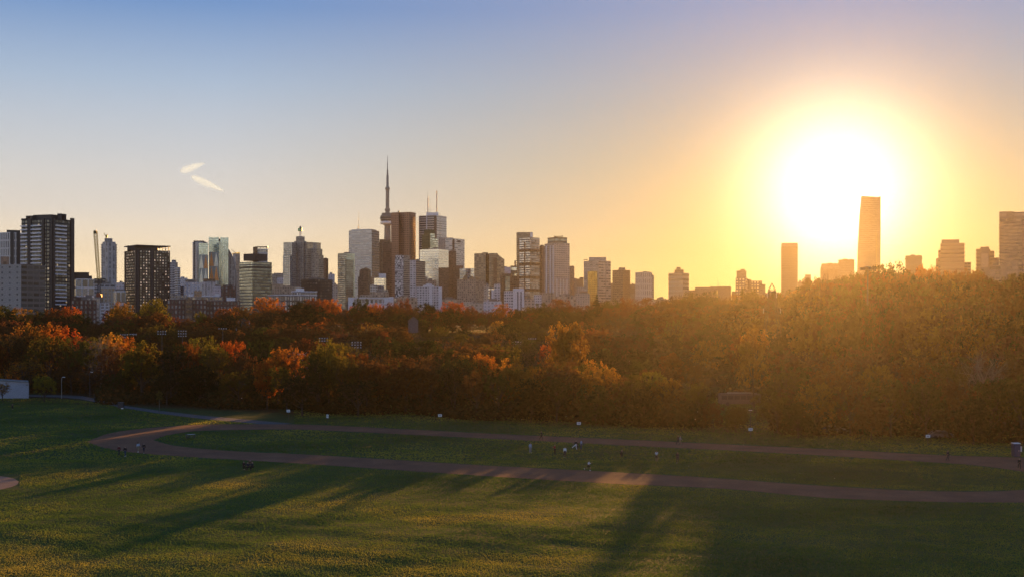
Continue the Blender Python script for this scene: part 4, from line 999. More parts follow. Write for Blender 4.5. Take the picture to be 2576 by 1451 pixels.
mb = MB(); mb.plate([((550.4-UC)/F*2470, zof(640, 2470)), ((554.5-UC)/F*2470, zof(640, 2470)), ((554.5-UC)/F*2470, zof(601, 2470)), ((550.4-UC)/F*2470, zof(600, 2470))], 2470, 12, 5, 4, 0, 0); mb.build('lift_shaft', [ST['dark_panel']], r)
Y = 2420; rs_ = empty('sail_tower', at(574, 800, Y)); tag(rs_, 'grey louvred tower with one curved sail-shaped side', 'tower', 'buildings of the city skyline')
arc = [(552, 800), (595, 800), (594.6, 700), (593.5, 683), (591, 667), (587, 652), (581.5, 639), (575, 628), (569, 621.5), (566, 619.5), (560, 622), (552, 624)]
mb = MB(); mb.plate([((u-UC)/F*Y, zof(v, Y)) for u, v in arc], Y, 36, 5, 4, 0, 0); mb.build('sail_body', [ST['louvre']], rs_)
sp = [(p[0]-1.2, p[1]-2) if i in (0,) else p for i, p in enumerate(arc)]
mb = MB(); mb.plate([((u-UC)/F*(Y-3), zof(v, Y-3)) for u, v in [(552.5, 800), (571, 800), (571, 640), (568, 632), (560, 626), (552.5, 627)]], Y-3, 2.9, 4, 4, 0, 0); mb.build('front_wall', [ST['stone_step']], rs_)
mb = MB()
for a, b in zip(arc[1:10], arc[2:11]): mb.bar(at(a[0], a[1], Y-1.5), at(b[0], b[1], Y-1.5), 2.2)
mb.build('edge_rib', [ST['louvre']], rs_)
r, inf = building('glass_tower', 'slim pale tower with a yellowish slanted roof behind the sail tower', 2900, [('tower_body', 586, 593, 603.6, 641, ('white_fin', 'beige_office'), dict(bay=6))], roof=False)
mb = MB(); mb.plate([((587-UC)/F*2900, zof(642, 2900)), ((603.4-UC)/F*2900, zof(642, 2900)), ((603.4-UC)/F*2900, zof(634, 2900)), ((584-UC)/F*2900, zof(637, 2900))], 2898, 25, 5, 4, 0, 0); mb.build('slanted_roof', [ST['gold_glass']], r)
mb = MB(); mb.bar(at(592, 635.5, 2898), at(581.5, 627, 2898), 1.6, 0, 4, .8); mb.build('roof_spar', [m_dsteel], r)

# --- black-topped glass tower
Y = 1250
r, inf = building('office_tower', 'pale glass tower with a black plant box on its roof', Y, [
    ('tower_body', 602, 635, 683.7, 661, ('greenglass', 'greenglass_dark'), dict(bay=2.6, floor=3.1)), ('roof_plant_box', 612.6, 640, 672, 641, ('dark_panel', 'dark_panel'), dict(dy=10, vb=658))], roof=False)
P, z0, z1 = inf[0]
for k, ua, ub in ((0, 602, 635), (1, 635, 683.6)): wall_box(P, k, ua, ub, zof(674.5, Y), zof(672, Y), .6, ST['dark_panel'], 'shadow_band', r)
for k, ua, ub in ((0, 602, 635), (1, 635, 683.6)):
    first = wall_box(P, k, ua, ub, zof(681, Y), zof(680, Y), .7, ST['dark_panel'], 'floor_edge', r); stack_copies(first, r, [-3.1*i for i in range(1, 16)])
r, inf = building('apartment_tower', 'pale banded tower with a floating roof plate behind the black-topped one', 2300, [('tower_body', 644, 650, 673.5, 629, ('pale_apt', 'pale_apt'), dict(bay=5, floor=8)), ('service_core', 636.5, None, 647, 625, 'brown_dark', dict(dy=-6))], roof=False)
mb = MB(); mb.box(tuple(at(659, 621.3, 2315)), (24, 14, 1.4)); mb.build('roof_plate', [m_dsteel], r)
mb = MB()
for u in (648, 655, 662, 670): mb.bar(at(u, 629, 2310), at(u, 621.5, 2310), .8)
mb.build('roof_posts', [m_dsteel], r)
building('house_block', 'pale far block in the gap before the stepped green-sign tower', 2600, [('body', 684, None, 698, 690, 'stone_step'), ('upper_step', 696, None, 713, 688.3, 'stucco', dict(dy=8)), ('front_wing', 697, None, 713, 699, 'lavender', dict(dy=-50)), ('low_wing', 680, None, 713, 715, 'brown_apt', dict(dy=-90))], 'building')

# --- stepped stone tower with the green sign
Y = 2900
r, inf = building('office_tower', 'stepped grey stone tower topped by a green sign on a mast', Y, [
    ('north_shaft', 713, 735, 746, 612, ('stone_light', 'stone_step'), dict(bay=5, floor=5)), ('tower_body', 742, 771, 807, 611, ('stone_step', 'stone_glint'), dict(dy=10, bay=5, floor=5)),
    ('drum', 744.5, 755, 766.5, 597.3, ('stone_step', 'stone_step'), dict(dy=24)), ('shoulder', 740, 764, 771, 608.5, ('stone_step', 'stone_step'), dict(dy=14)),
    ('roof_step', 768, 776, 797, 611.8, ('stone_step', 'stone_step'), dict(dy=18)), ('east_step', 780, 797, 811, 628, ('stone_step', 'stone_glint'), dict(dy=6, bay=5, floor=5)), ('low_step', 786, 802, 814, 643, ('stone_step', 'stone_glint'), dict(dy=2, bay=5, floor=5)), ('west_step', 711.5, 730, 740, 645, ('stone_light', 'stone_step'), dict(dy=-4, bay=5, floor=5))], roof=False)
rs_ = empty('sign_mast', at(755.6, 597, Y+30)); tag(rs_, 'lattice mast carrying a green box sign on the stepped tower', 'sign')
mb = MB(); lattice(mb, at(755.6, 597.5, Y+30), at(755.6, 581, Y+30), 4.4, 3.0, 6, .7); mb.build('mast', [m_white], rs_)
m_green = plain('green_sign', (.10, .34, .10), .5, var=.1); mb = MB(); mb.box(tuple(at(755.6, 578, Y+30)), (10, 10, 6.6)); mb.build('sign_box', [m_green], rs_)
mb = MB(); p = at(755.6, 576.2, Y+24.7)
for dx, wz in ((-2.6, 3.0), (0, 3.0), (2.6, 3.0)): mb.box((p.x+dx, p.y, p.z-1.8), (1.5, .5, wz))
mb.build('sign_marks', [m_white], rs_)
mb = MB(); mb.lathe([(2.4, zof(574.6, Y+30)), (2.6, zof(572, Y+30)), (.3, zof(568, Y+30))], at(755.6, 570, Y+30).x, Y+30, 8); mb.build('mast_cap', [m_dsteel], rs_)
building('office_tower', 'slim brown tower hugging the stepped green-sign tower', 3000, [('tower_body', 812, 819.5, 825.8, 651.6, ('brown_flat', 'brown_dark'), dict(bay=6))])
building('apartment_block', 'dark low balcony block in front of the stepped green-sign tower', 1300, [('body', 758, 806, 836.5, 702.5, ('dark_balc', 'dark_balc'), dict(bay=3.2, floor=3.1, slabs=.9, slabmat='dark_panel'))], 'building')
r, inf = building('office_block', 'long low building with white roof lines among the ridge trees', 1000, [('lower_wing', 674, 716, 797, 743.5, ('white_line', 'white_line'), dict(bay=2.2, floor=4.2)), ('upper_wing', 733, 738, 798, 734.5, ('white_line', 'white_line'), dict(dy=10, bay=2.2, floor=4.2)), ('roof_box', 744, None, 765, 726, 'white_plain', dict(dy=16))], 'building', roof=False)
for q in (0, 1):
    P, z0, z1 = inf[q]; cc = sum((Vector(p) for p in P), Vector((0, 0)))/4
    mb = MB(); mb.prism([tuple(cc+(Vector(p)-cc)*1.02) for p in P], z1+.02, z1+.75, 4, 4, 0, 0); mb.build('roof_edge', [ST['white_plain']], r)
building('brick_block', 'long dark brick building with tall windows below the sail tower', 950, [('body', 420, None, 520, 754, 'brick', dict(bay=2.6, floor=3.6)), ('side_wing', 519, None, 604, 757, 'brick', dict(dy=6, bay=2.6, floor=3.6)), ('stair_tower', 466, None, 484, 752.5, 'brown_dark', dict(dy=-3))], 'building')
building('house_block', 'lavender-white low block below the white balcony tower', 1900, [('body', 462, None, 506, 712, 'lavender', dict(bay=5)), ('upper_step', 466, None, 496, 706, 'stone_step', dict(dy=12)), ('side_wing', 446, None, 466, 722, 'rawconc', dict(dy=20))], 'building')
building('house_block', 'narrow-windowed grey block with a brown top below the harlequin tower', 1750, [('body', 507, None, 544, 711, 'pale_strips', dict(bay=4)), ('roof_storey', 511, None, 542, 703.5, 'brown_dark', dict(dy=6))], 'building')
building('house_block', 'bluish glass low block below the twin glass tower', 1600, [('body', 535, None, 557, 722, 'lavender', dict(bay=3)), ('upper_step', 541, None, 556, 717, 'brown_apt', dict(dy=10))], 'building')
building('brick_block', 'dark red brick block below the sail tower', 1550, [('body', 556, None, 593, 722, 'brick', dict(bay=4)), ('upper_step', 560, None, 588, 718, 'brick', dict(dy=10))], 'building')
building('house_block', 'low block with white roof machinery on the city plateau', 1200, [('body', 470, None, 560, 747, 'brown_apt'), ('roof_pipe', 507, None, 542, 744, 'white_plain', dict(dy=8, depth=4)), ('roof_tank', 474, None, 486, 741, 'white_plain', dict(dy=10, depth=8)), ('roof_unit', 541, None, 552, 740, 'white_plain', dict(dy=12, depth=6))], 'building', roof=False)
building('house_block', 'small orange-lit block beneath the harlequin tower', 1700, [('body', 488, None, 508, 733, 'ochre'), ('roof_box', 570, None, 592, 749, 'white_plain', dict(dy=-500))], 'building', roof=False)

# --- downtown core
Y = 3500
r, inf = building('office_tower', 'broad pale tower with fine bands and a single thin mast', Y, [('tower_body', 877.4, 935, 954, 580, ('white_band', 'white_shade'), dict(bay=9, floor=7)), ('roof_house', 884, 932, 947, 577.6, ('white_band', 'white_shade'), dict(dy=12, floor=30))], roof=False)
antenna(r, 901.8, 579, 533, Y+40, 1.3, .5); mb = MB(); mb.bar(at(896.5, 579, Y+40), at(901.8, 572, Y+40), 1.0); mb.bar(at(907, 579, Y+40), at(901.8, 572, Y+40), 1.0); mb.bar(at(899, 570, Y+40), at(904.6, 570, Y+40), .9); mb.build('mast_stay', [m_steel], r)
building('glass_tower', 'greenish glass apartment tower with a darker front half', 2300, [('tower_body', 849.5, 872, 892.5, 638, ('greenglass', 'teal_glass'), dict(bay=4, floor=3.6)), ('dark_front', 869, 871, 889, 654.5, ('greenglass_dark', 'greenglass_dark'), dict(dy=-8, bay=4, floor=3.6))])
r, inf = building('stone_tower', 'dark brown stepped tower with a gabled crown', 2600, [('tower_body', 904, 926, 933, 680, ('brown_dark', 'brown_dark'), dict(bay=5)), ('lower_step', 900.5, 926, 935, 696, ('brown_dark', 'brown_dark'), dict(dy=-6))], roof=False)
mb = MB(); mb.plate([((906-UC)/F*2600, zof(681, 2600)), ((932-UC)/F*2600, zof(681, 2600)), ((932-UC)/F*2600, zof(678, 2600)), ((920.5-UC)/F*2600, zof(672, 2600)), ((906-UC)/F*2600, zof(677.5, 2600))], 2602, 20, 5, 4, 0, 0); mb.build('gable', [ST['brown_dark']], r)
building('office_block', 'small glass-grid block with a white roof box at the foot of the needle tower', 2200, [('body', 941, 966, 971, 699, ('mirror', 'mirror'), dict(bay=5, floor=5)), ('roof_house', 953, None, 971, 688.5, 'white_plain', dict(dy=10)), ('low_wing', 931, None, 950, 717, 'white_frame', dict(dy=-10))], 'building', roof=False)
building('house_block', 'beige low blocks at the foot of the dark brown tower', 1700, [('body', 930, None, 978, 734, 'brown_apt'), ('upper_step', 952, None, 976, 728, 'stone_step', dict(dy=12)), ('side_wing', 905, None, 934, 741, 'stucco', dict(dy=20))], 'building')
building('office_tower', 'dark brown tower standing in front of the needle tower', 3300, [('tower_body', 953.5, 962, 985, 609, ('brown_dark', 'brown_dark'), dict(bay=5, floor=6)), ('roof_house', 954.5, None, 983, 603, 'brown_dark', dict(dy=12))], roof=False)
r, inf = building('office_tower', 'copper-brown granite tower with a dark zigzag crease', 3450, [('tower_body', 984.3, 1033, 1045.8, 534, ('copper', 'copper'), dict(bay=6, floor=6.2)), ('edge_shaft', 983.8, None, 1003, 536.5, 'copper', dict(dy=-5, bay=6, floor=6.2, depth=14))], roof=False)
P, z0, z1 = inf[0]
zz = [(1004, 1006.5, 535, 547), (1005, 1007.5, 545, 556), (1006.5, 1009, 554, 566), (1008.5, 1011.5, 563, 575), (1010.5, 1014, 572, 584), (1030.5, 1033, 536, 640), (1001.3, 1003.4, 536, 552)]
for ua, ub, va, vb_ in zz: wall_box(P, 0, ua, ub, zof(vb_, 3450), zof(va, 3450), 1.2, ST['brown_dark'], 'crease_notch', r)
mb = MB(); mb.box(tuple(at(1002.8, 532, 3470)), (3.6, 3, 4)); mb.bar(at(1002.8, 536, 3470), at(1002.8, 532, 3470), 1.2); mb.build('roof_beacon', [m_dsteel], r)
# needle tower
Yn, un = 3650, 974.8; xn = (un-UC)/F*Yn; k = Yn/F
rt = empty('observation_tower', (xn, Yn, BASE_Z)); tag(rt, 'very tall concrete needle tower with a round pod and long mast', 'tower', 'buildings of the city skyline')
def rings(L): return [(r_*k, zof(v, Yn)) for r_, v in L]
mb = MB(); mb.lathe(rings([(15, 830), (11, 740), (9.2, 650), (8.4, 604), (7.6, 566)]), xn, Yn, 6); mb.lathe(rings([(4.9, 536), (4.6, 530), (4.4, 478)]), xn, Yn, 6); mb.build('concrete_shaft', [m_conc], rt)
mb = MB(); mb.lathe(rings([(8, 567), (12, 565), (17.3, 563.5), (18.2, 560), (17.8, 557)]), xn, Yn, 32); mb.build('radome', [m_white], rt)
mb = MB(); mb.lathe(rings([(16.5, 557), (16.9, 553.5), (18.4, 553), (18.6, 550), (18.3, 549.5), (18.3, 547), (18.7, 546.6), (17.9, 543), (14.6, 541.5), (14.6, 536.4), (13.5, 536)]), xn, Yn, 32); mb.build('main_pod', [plain('pod_cladding', (.24, .205, .165), .6)], rt)
mb = MB(); mb.lathe(rings([(18.75, 549.2), (18.75, 547.3)]), xn, Yn, 32); mb.lathe(rings([(17.0, 556), (17.05, 554)]), xn, Yn, 32); mb.build('pod_window_band', [plain('pod_windows', (.05, .045, .04), .2, .5)], rt)
mb = MB(); mb.lathe(rings([(5.2, 536.4), (5.6, 531), (6.7, 530), (6.7, 526), (5.0, 523)]), xn, Yn, 6); mb.build('shaft_collar', [m_conc], rt)
mb = MB(); mb.lathe(rings([(4.4, 478.5), (5.9, 476), (6.1, 473), (4.2, 470), (3.4, 469)]), xn, Yn, 20); mb.build('upper_pod', [m_conc], rt)
mb = MB(); mb.lathe(rings([(3.3, 470), (2.9, 441)]), xn, Yn, 10); mb.lathe(rings([(2.1, 441), (2.0, 427.5)]), xn, Yn, 10); mb.lathe(rings([(1.1, 427.5), (1.0, 408), (.6, 407), (.45, 392)]), xn, Yn, 8); mb.build('antenna_mast', [m_steel], rt)
# twin mast tower
Y = 3450
r, inf = building('office_tower', 'tall pale tower with dark stripes and two red-white masts', Y, [('tower_body', 1053.6, 1096, 1123.4, 541.5, ('white_shade', 'white_band'), dict(bay=60, floor=6.6)), ('roof_house', 1072.5, None, 1103, 535, 'white_plain', dict(dy=16))], roof=False)
P, z0, z1 = inf[0]; wall_box(P, 0, 1092.5, 1095.8, BASE_Z, z1-2, .9, ST['brown_dark'], 'corner_notch', r); wall_box(P, 1, 1096.2, 1098, BASE_Z, z1-2, .9, ST['brown_dark'], 'corner_notch', r)
m_rw = plain('mast_red', (.30, .10, .07), .6)
antenna(r, 1076.5, 535, 497, Y+26, 2.2, 1.8, mat=m_steel, rungs=0); antenna(r, 1076.5, 497, 482, Y+26, 1.2, .6); antenna(r, 1098.6, 535, 479, Y+26, 2.2, 1.6)
for u, va, vb_ in ((1076.5, 533, 498), (1098.6, 533, 480)):
    mb = MB()
    for i in range(9):
        v = lerp(va, vb_, (i+.25)/9); mb.bar(at(u, v, Y+26), at(u, v-(va-vb_)/18, Y+26), 3.0, 0, 6)
    mb.build('mast_band', [m_rw], r)
antenna(r, 1082, 535, 500, Y+26, .9, .4); antenna(r, 1107, 600, 536, 3300, 1.3, .7, 'side_spire', m_dsteel)
building('glass_tower', 'dark olive stepped glass tower in front of the twin-mast tower', 3000, [('tower_body', 1061.5, 1081, 1090, 590.5, ('dark_green', 'dark_green'), dict(bay=6)), ('upper_step', 1066.5, 1081, 1093, 577, ('dark_green', 'dark_green'), dict(dy=12)), ('light_bay', 1082, None, 1094, 587, 'light_green', dict(dy=-8, floor=5.5, depth=9)), ('low_bay', 1088, None, 1101.5, 600, 'light_green', dict(dy=-14, floor=5.5, depth=12))], roof=False)
r, inf = building('office_tower', 'pale tower with a small dark sign panel near its top corner', 3100, [('tower_body', 1101, 1143.5, 1168.6, 600, ('white_band', 'white_band'), dict(bay=8, floor=5.2)), ('roof_house', 1104, None, 1140, 598, 'stucco', dict(dy=14))], roof=False)
P, z0, z1 = inf[0]; wall_box(P, 0, 1138.5, 1143.2, BASE_Z, z1-1, .8, ST['brown_dark'], 'corner_notch', r); wall_box(P, 1, 1150.5, 1158.5, zof(609, 3100), zof(603.5, 3100), .5, ST['dark_panel'], 'sign_panel', r)
building('glass_tower', 'glossy white glass block in front of the twin-mast tower', 2800, [('tower_body', 1055.8, 1103.5, 1128.6, 626.5, ('mirror', 'mirror'), dict(bay=9, floor=5.6)), ('brown_annex', 1104, None, 1128.8, 673, 'brown_dark', dict(dy=-12)), ('roof_house', 1078, None, 1100, 624, 'stucco', dict(dy=14))], roof=False)  # the annex walls are dark brown themselves
building('office_tower', 'plain dark brown block squeezed between two pale towers', 2900, [('tower_body', 1128.2, None, 1147.5, 631, 'brown_dark'), ('annex', 1146, None, 1165, 668, 'brown_flat', dict(dy=14))])
building('apartment_tower', 'tower with a white maze-patterned wall', 2000, [('tower_body', 993.6, 1014.8, 1031, 643.5, ('maze', 'grey_balc'), dict(bay=6.0, floor=2.6)), ('curved_top', 994.5, 1012, 1029.5, 642, ('maze', 'grey_balc'), dict(dy=4, vb=646))], roof=False)
building('apartment_tower', 'grey tower with wrapped balconies beside the maze-patterned tower', 1950, [('tower_body', 1016, 1046, 1069.5, 656, ('grey_balc', 'grey_balc'), dict(bay=4, floor=3.4, slabs=1.2, slabmat='grey_balc')), ('white_bay', 1031, None, 1046, 655, 'white_apt', dict(dy=-2.5, depth=2.4, bay=4))], roof=True)
building('office_block', 'brown block in front of the glossy white glass block', 2100, [('body', 1071, None, 1098, 704, 'brown_apt'), ('lower_wing', 1066, None, 1076, 696, 'stone_step', dict(dy=10))], 'building')
r, inf = building('apartment_block', 'white apartment slab with tall white end walls and a stepped roof', 1500, [('body', 1047.5, None, 1111, 721, 'white_apt', dict(bay=3.6, floor=3.0)), ('roof_step', 1064, None, 1092, 717, 'white_plain', dict(dy=3)), ('roof_house', 1072, None, 1086, 713.5, 'white_plain', dict(dy=8)), ('end_wall', 1103, None, 1112, 721.5, 'white_plain', dict(dy=-3, depth=2.9)), ('middle_wall', 1079.5, None, 1087, 719.5, 'white_plain', dict(dy=-3, depth=2.9)), ('low_annex', 1110, None, 1120, 755, 'white_plain')], 'building', roof=False)
r, inf = building('apartment_block', 'long low white block peeking over the ridge trees', 1180, [('body', 877, None, 983, 749, 'white_apt', dict(bay=4.2, floor=6)), ('end_wall', 876, None, 890, 747.5, 'white_plain', dict(dy=-3, depth=2.9)), ('roof_edge', 888, None, 966, 747.8, 'white_plain', dict(dy=-2, depth=1.9, vb=750.5)), ('far_end_wall', 966, None, 985, 747.5, 'white_plain', dict(dy=-3, depth=2.9)), ('stair_top', 978, None, 990, 746, 'white_plain', dict(dy=14))], 'building', roof=False)
building('glass_tower', 'squat pale glass block with a brown base right of the dark brown block', 2600, [('body', 1154.5, 1192, 1216.6, 674.5, ('mirror', 'mirror'), dict(bay=8, floor=6)), ('brown_front', 1147, None, 1156, 674, 'brown_dark', dict(dy=-6)), ('lower_wing', 1188, None, 1216.8, 698, 'brown_dark', dict(dy=-14))], roof=False)
r, inf = building('apartment_block', 'brown apartment block with turret-like peaks on its roof', 1800, [('body', 1150, 1197, 1219, 702, ('brown_apt', 'brown_apt'), dict(bay=3.6, floor=3.4))], 'building', roof=False)
for u0, u1, vt in ((1163, 1177, 692.5), (1178, 1193, 694), (1194, 1206, 697)):
    mb = MB(); mb.plate([((u0-UC)/F*1806, zof(703, 1806)), ((u1-UC)/F*1806, zof(703, 1806)), ((u1-3-UC)/F*1806, zof(vt, 1806)), ((u0+5-UC)/F*1806, zof(vt, 1806))], 1806, 14, 4, 4, 0, 0); mb.build('turret', [ST['tan']], r)
building('house_block', 'pale cream block to the side of the turreted apartments', 1700, [('body', 1217, None, 1231, 716, 'stucco'), ('upper_step', 1219, None, 1229, 712, 'tan', dict(dy=8))], 'building')
Y = 2500; r, inf = building('office_tower', 'olive-brown tower with a sloped shoulder on its top', Y, [('tower_body', 1193, 1222, 1232, 637, ('olive_tower', 'olive_tower'), dict(bay=5, floor=4)), ('roof_house', 1213, None, 1228, 634.6, 'olive_tower', dict(dy=10))], roof=False)
mb = MB(); mb.plate([((u-UC)/F*(Y-4), zof(v, Y-4)) for u, v in [(1230, 800), (1269, 800), (1269, 652), (1264, 649), (1254, 641), (1251, 636.5), (1232, 636.5), (1230, 638)]], Y-4, 34, 5, 4, 0, 1); mb.build('sloped_wing', [ST['olive_tower'], m_roof], r)
mb = MB(); mb.plate([((u-UC)/F*(Y-9), zof(v, Y-9)) for u, v in [(1241, 800), (1250, 800), (1250, 648), (1241, 648)]], Y-9, 4.5, 4, 4, 0, 0); mb.build('dark_bay', [ST['brown_dark']], r)
building('house_block', 'mauve-grey flat block behind the dark brown hipped block', 2700, [('body', 1261, None, 1285, 671.5, 'lavender', dict(bay=40, floor=40)), ('green_glass_wing', 1284, None, 1300, 668, 'light_green', dict(dy=6, floor=14)), ('rear_chimney', 1294, None, 1298, 655, 'brown_flat', dict(dy=20, depth=6))], 'building')
r, inf = building('apartment_block', 'dark brown block with a hipped roof edge', 1900, [('body', 1258.6, 1283, 1306, 693, ('brown_dark', 'brown_dark'), dict(bay=4, floor=4)), ('glass_bay', 1271, None, 1283, 694, 'greenglass_dark', dict(dy=-3, depth=2.9)), ('roof_storey', 1262, None, 1293, 687.7, 'brown_dark', dict(dy=10))], 'building', roof=False)
building('apartment_block', 'white narrow block with two dark vertical slots', 1400, [('rear_wing', 1268, None, 1291, 731, 'white_apt', dict(bay=3, floor=3.4)), ('front_slab', 1290.5, None, 1318.5, 725, 'white_plain', dict(dy=-4)), ('window_slot', 1301.5, None, 1304, 733, 'dark_panel', dict(dy=-4.6, depth=.55)), ('window_slot', 1309.5, None, 1312, 733, 'dark_panel', dict(dy=-4.6, depth=.55))], 'building', roof=False)
building('apartment_block', 'white grid apartment block with a separate thin white slab', 1600, [('body', 1243, None, 1258.5, 714, 'white_apt', dict(bay=3.4, floor=3.4)), ('thin_slab', 1236.3, None, 1242, 729, 'white_plain', dict(dy=-30)), ('grey_wing', 1226, None, 1244, 724, 'stone_light', dict(dy=14)), ('cap', 1233, None, 1241, 728.5, 'dark_panel', dict(dy=-20))], 'building', roof=False)
Y = 2200
r, inf = building('apartment_tower', 'bluish glass tower crossed by dark horizontal bands', Y, [('tower_body', 1306.5, 1333, 1357.5, 596.5, ('band_glass', 'band_glass_dark'), dict(bay=4.4, floor=4.2)), ('rear_tower', 1300, None, 1339.5, 584, 'olive_tower', dict(dy=24, slabs=1.2, slabmat='stone_step', floor=3.6)), ('roof_fin', 1334, None, 1339.6, 585, 'white_plain', dict(dy=22, depth=2))], roof=False)
P, z0, z1 = inf[0]
for va, vb_ in ((627, 633), (659.5, 666), (693, 700), (726, 732)):
    for kk, ua, ub in ((0, 1306.6, 1333), (1, 1333, 1357.3)): wall_box(P, kk, ua, ub, zof(vb_, Y), zof(va, Y), .6, ST['brown_dark'], 'dark_band', r)
wall_box(P, 0, 1318.5, 1321.5, BASE_Z, z1-8, .4, ST['brown_dark'], 'window_slot', r)
building('apartment_tower', 'slim dark brown slab tower between two tall glass towers', 2350, [('tower_body', 1356, 1364, 1371.5, 619, ('brown_dark', 'brown_flat'), dict(bay=5))])
Y = 2100
r, inf = building('apartment_tower', 'tall tower of pale columns with a recessed glass crown', Y, [('tower_body', 1370, 1394.5, 1433, 611, ('column_grid', 'column_grid'), dict(bay=4.2, floor=3.8)), ('glass_crown', 1377.6, 1397, 1426.5, 598, ('greenglass_dark', 'greenglass_dark'), dict(dy=12, bay=6, floor=7)), ('crown_lid', 1377, 1397, 1427, 596.5, ('dark_panel', 'dark_panel'), dict(dy=11, vb=598))], roof=False)
P, z0, z1 = inf[0]
for u in (1374, 1384, 1391): wall_box(P, 0, u, u+2.2, zof(790, Y), z1-4, .7, m_white, 'column', r)
for u in (1400, 1408.5, 1417, 1425): wall_box(P, 1, u, u+1.4, zof(790, Y), zof(701, Y), .7, m_white, 'column', r)
mb = MB(); mb.bar(at(1395, 595, Y+25), at(1416, 594.3, Y+25), 1.3); mb.bar(at(1395.5, 596.5, Y+25), at(1395.5, 593, Y+25), 1.6); mb.bar(at(1414, 596.5, Y+25), at(1414.5, 592.5, Y+25), 1.2); mb.build('roof_rig', [m_dsteel], r)
building('apartment_tower', 'small ochre tower leaning against the pale-columned tower', 2500, [('tower_body', 1432, 1440, 1445, 669.5, ('ochre', 'ochre'), dict(bay=4)), ('lower_step', 1443, None, 1450.8, 699.5, 'ochre', dict(dy=-10)), ('roof_box', 1434, None, 1443, 668.5, 'ochre', dict(dy=8))], roof=False)
building('apartment_block', 'pale tan block left of the beige office block', 2700, [('body', 1450.5, None, 1468, 701, 'tan'), ('upper_step', 1458, None, 1468, 697, 'tan', dict(dy=8)), ('low_wing', 1450, None, 1470, 722, 'stucco', dict(dy=-40))], 'building')
building('apartment_block', 'hazy mauve block low under the beige office block', 1900, [('body', 1446, None, 1484, 738, 'stucco'), ('upper_step', 1458, None, 1478, 732, 'tan', dict(dy=14)), ('side_wing', 1358, None, 1398, 736, 'brown_apt', dict(dy=-80)), ('annex', 1343, None, 1362, 741, 'white_apt', dict(dy=-160, bay=3))], 'building')
r, inf = building('office_tower', 'beige office block holding a tall golden glass panel', 2000, [('tower_body', 1468.6, 1506, 1536.5, 655.5, ('beige_plain', 'beige_office'), dict(bay=6, floor=4.6)), ('roof_house', 1481.5, None, 1525, 647.2, 'beige_plain', dict(dy=14))], roof=False)
P, z0, z1 = inf[0]; a_ = wall_box(P, 0, 1479, 1502.5, zof(770, 2000), zof(682, 2000), .5, ST['gold_glass'], 'sky_gold_panel', r)  # golden sky reflection set on the wall as coloured glass
mb = MB(); mb.bar(at(1468, 653, 2000), at(1478, 652.6, 2000), 1.0); mb.bar(at(1477, 655, 2004), at(1476.5, 651.6, 2004), 1.0); mb.build('roof_davit', [m_dsteel], r)
building('apartment_tower', 'ochre tower with ragged balconies and a small roof box', 1950, [('tower_body', 1541, 1567, 1585, 679, ('ochre', 'tan'), dict(bay=4, floor=3.6, slabs=1.1, slabmat='tan')), ('roof_house', 1556, None, 1573, 673, 'ochre', dict(dy=10))], roof=False)
building('apartment_block', 'plain hazy block filling the gap before the slit-windowed tower', 2400, [('body', 1583, None, 1599, 715, 'tan', dict(bay=30, floor=30)), ('side_wing', 1536, None, 1542, 712, 'tan', dict(dy=10))], 'building')
building('apartment_tower', 'pale tower with staggered narrow slit windows', 1900, [('tower_body', 1598, None, 1640.5, 685, 'slit', dict(bay=2.9, floor=9.2)), ('side_wing', 1640, None, 1645.3, 692, 'stucco', dict(dy=8))])
r, inf = building('gabled_house', 'small gabled house roof showing over the ridge trees', 760, [('body', 1660, None, 1673, 755, 'tan')], 'house', roof=False)
mb = MB(); mb.plate([((u-UC)/F*759.5, zof(v, 759.5)) for u, v in [(1658, 755), (1675, 755), (1667, 748)]], 759.5, 13, 4, 4, 0, 1); mb.build('roof', [ST['ochre'], plain('roof_shingles', (.16, .09, .06), .9)], r)
r, inf = building('office_tower', 'striped round-cornered office tower with a stepped cap', 1700, [('tower_body', 1681.5, 1718, 1733, 687, ('stripe', 'stripe'), dict(bay=40, floor=6.2)), ('upper_tier', 1696.5, None, 1720, 679, 'tan', dict(dy=10)), ('cap', 1701.5, None, 1712.5, 673, 'ochre', dict(dy=14, vb=677.5)), ('cap_stem', 1704, None, 1710, 677.5, 'ochre', dict(dy=16))], roof=False)
r, inf = building('office_block', 'long low tan block with a thin mast on its roof', 1900, [('body', 1748, None, 1839, 722.5, 'tan', dict(bay=60, floor=60)), ('roof_step', 1786, None, 1838, 720.8, 'tan', dict(dy=6, bay=60, floor=60)), ('low_wing', 1731, None, 1749, 729.5, 'tan', dict(dy=4)), ('lit_slot', 1803, None, 1805.4, 730, 'gold_glass', dict(dy=-1, depth=.9, vb=752))], 'building', roof=False)  # the slot's lit look is put into its gold glass colour
antenna(r, 1806.5, 721, 706.5, 1910, .9, .6)
building('apartment_block', 'stepped ochre block rising like stairs toward one tall end', 1800, [('tower_body', 1853, None, 1877.6, 682.5, 'tan'), ('cap', 1862.5, None, 1873.5, 678.6, 'tan', dict(dy=8)), ('front_wing', 1850.5, 1874, 1881, 700, ('tan_holes', 'ochre'), dict(dy=-20, bay=4, floor=4)), ('middle_step', 1879, None, 1889.5, 703.5, 'tan', dict(dy=4)), ('low_step', 1889, None, 1917, 707.5, 'tan_holes', dict(dy=6, bay=4, floor=4)), ('end_step', 1912, None, 1925.5, 715.5, 'tan', dict(dy=-4)), ('far_annex', 1841, None, 1851, 733, 'tan', dict(dy=20))], 'building', roof=False)
r, inf = building('apartment_tower', 'slim slab tower with a solid top band close to the sun', 1800, [('tower_body', 1965.5, None, 2006.5, 624, 'tan', dict(bay=4, floor=3.4, slabs=1.4, slabmat='tan')), ('top_band', 1965.5, None, 2007, 615.5, 'ochre', dict(dy=-.6, vb=624, bay=40, floor=40))], roof=False)
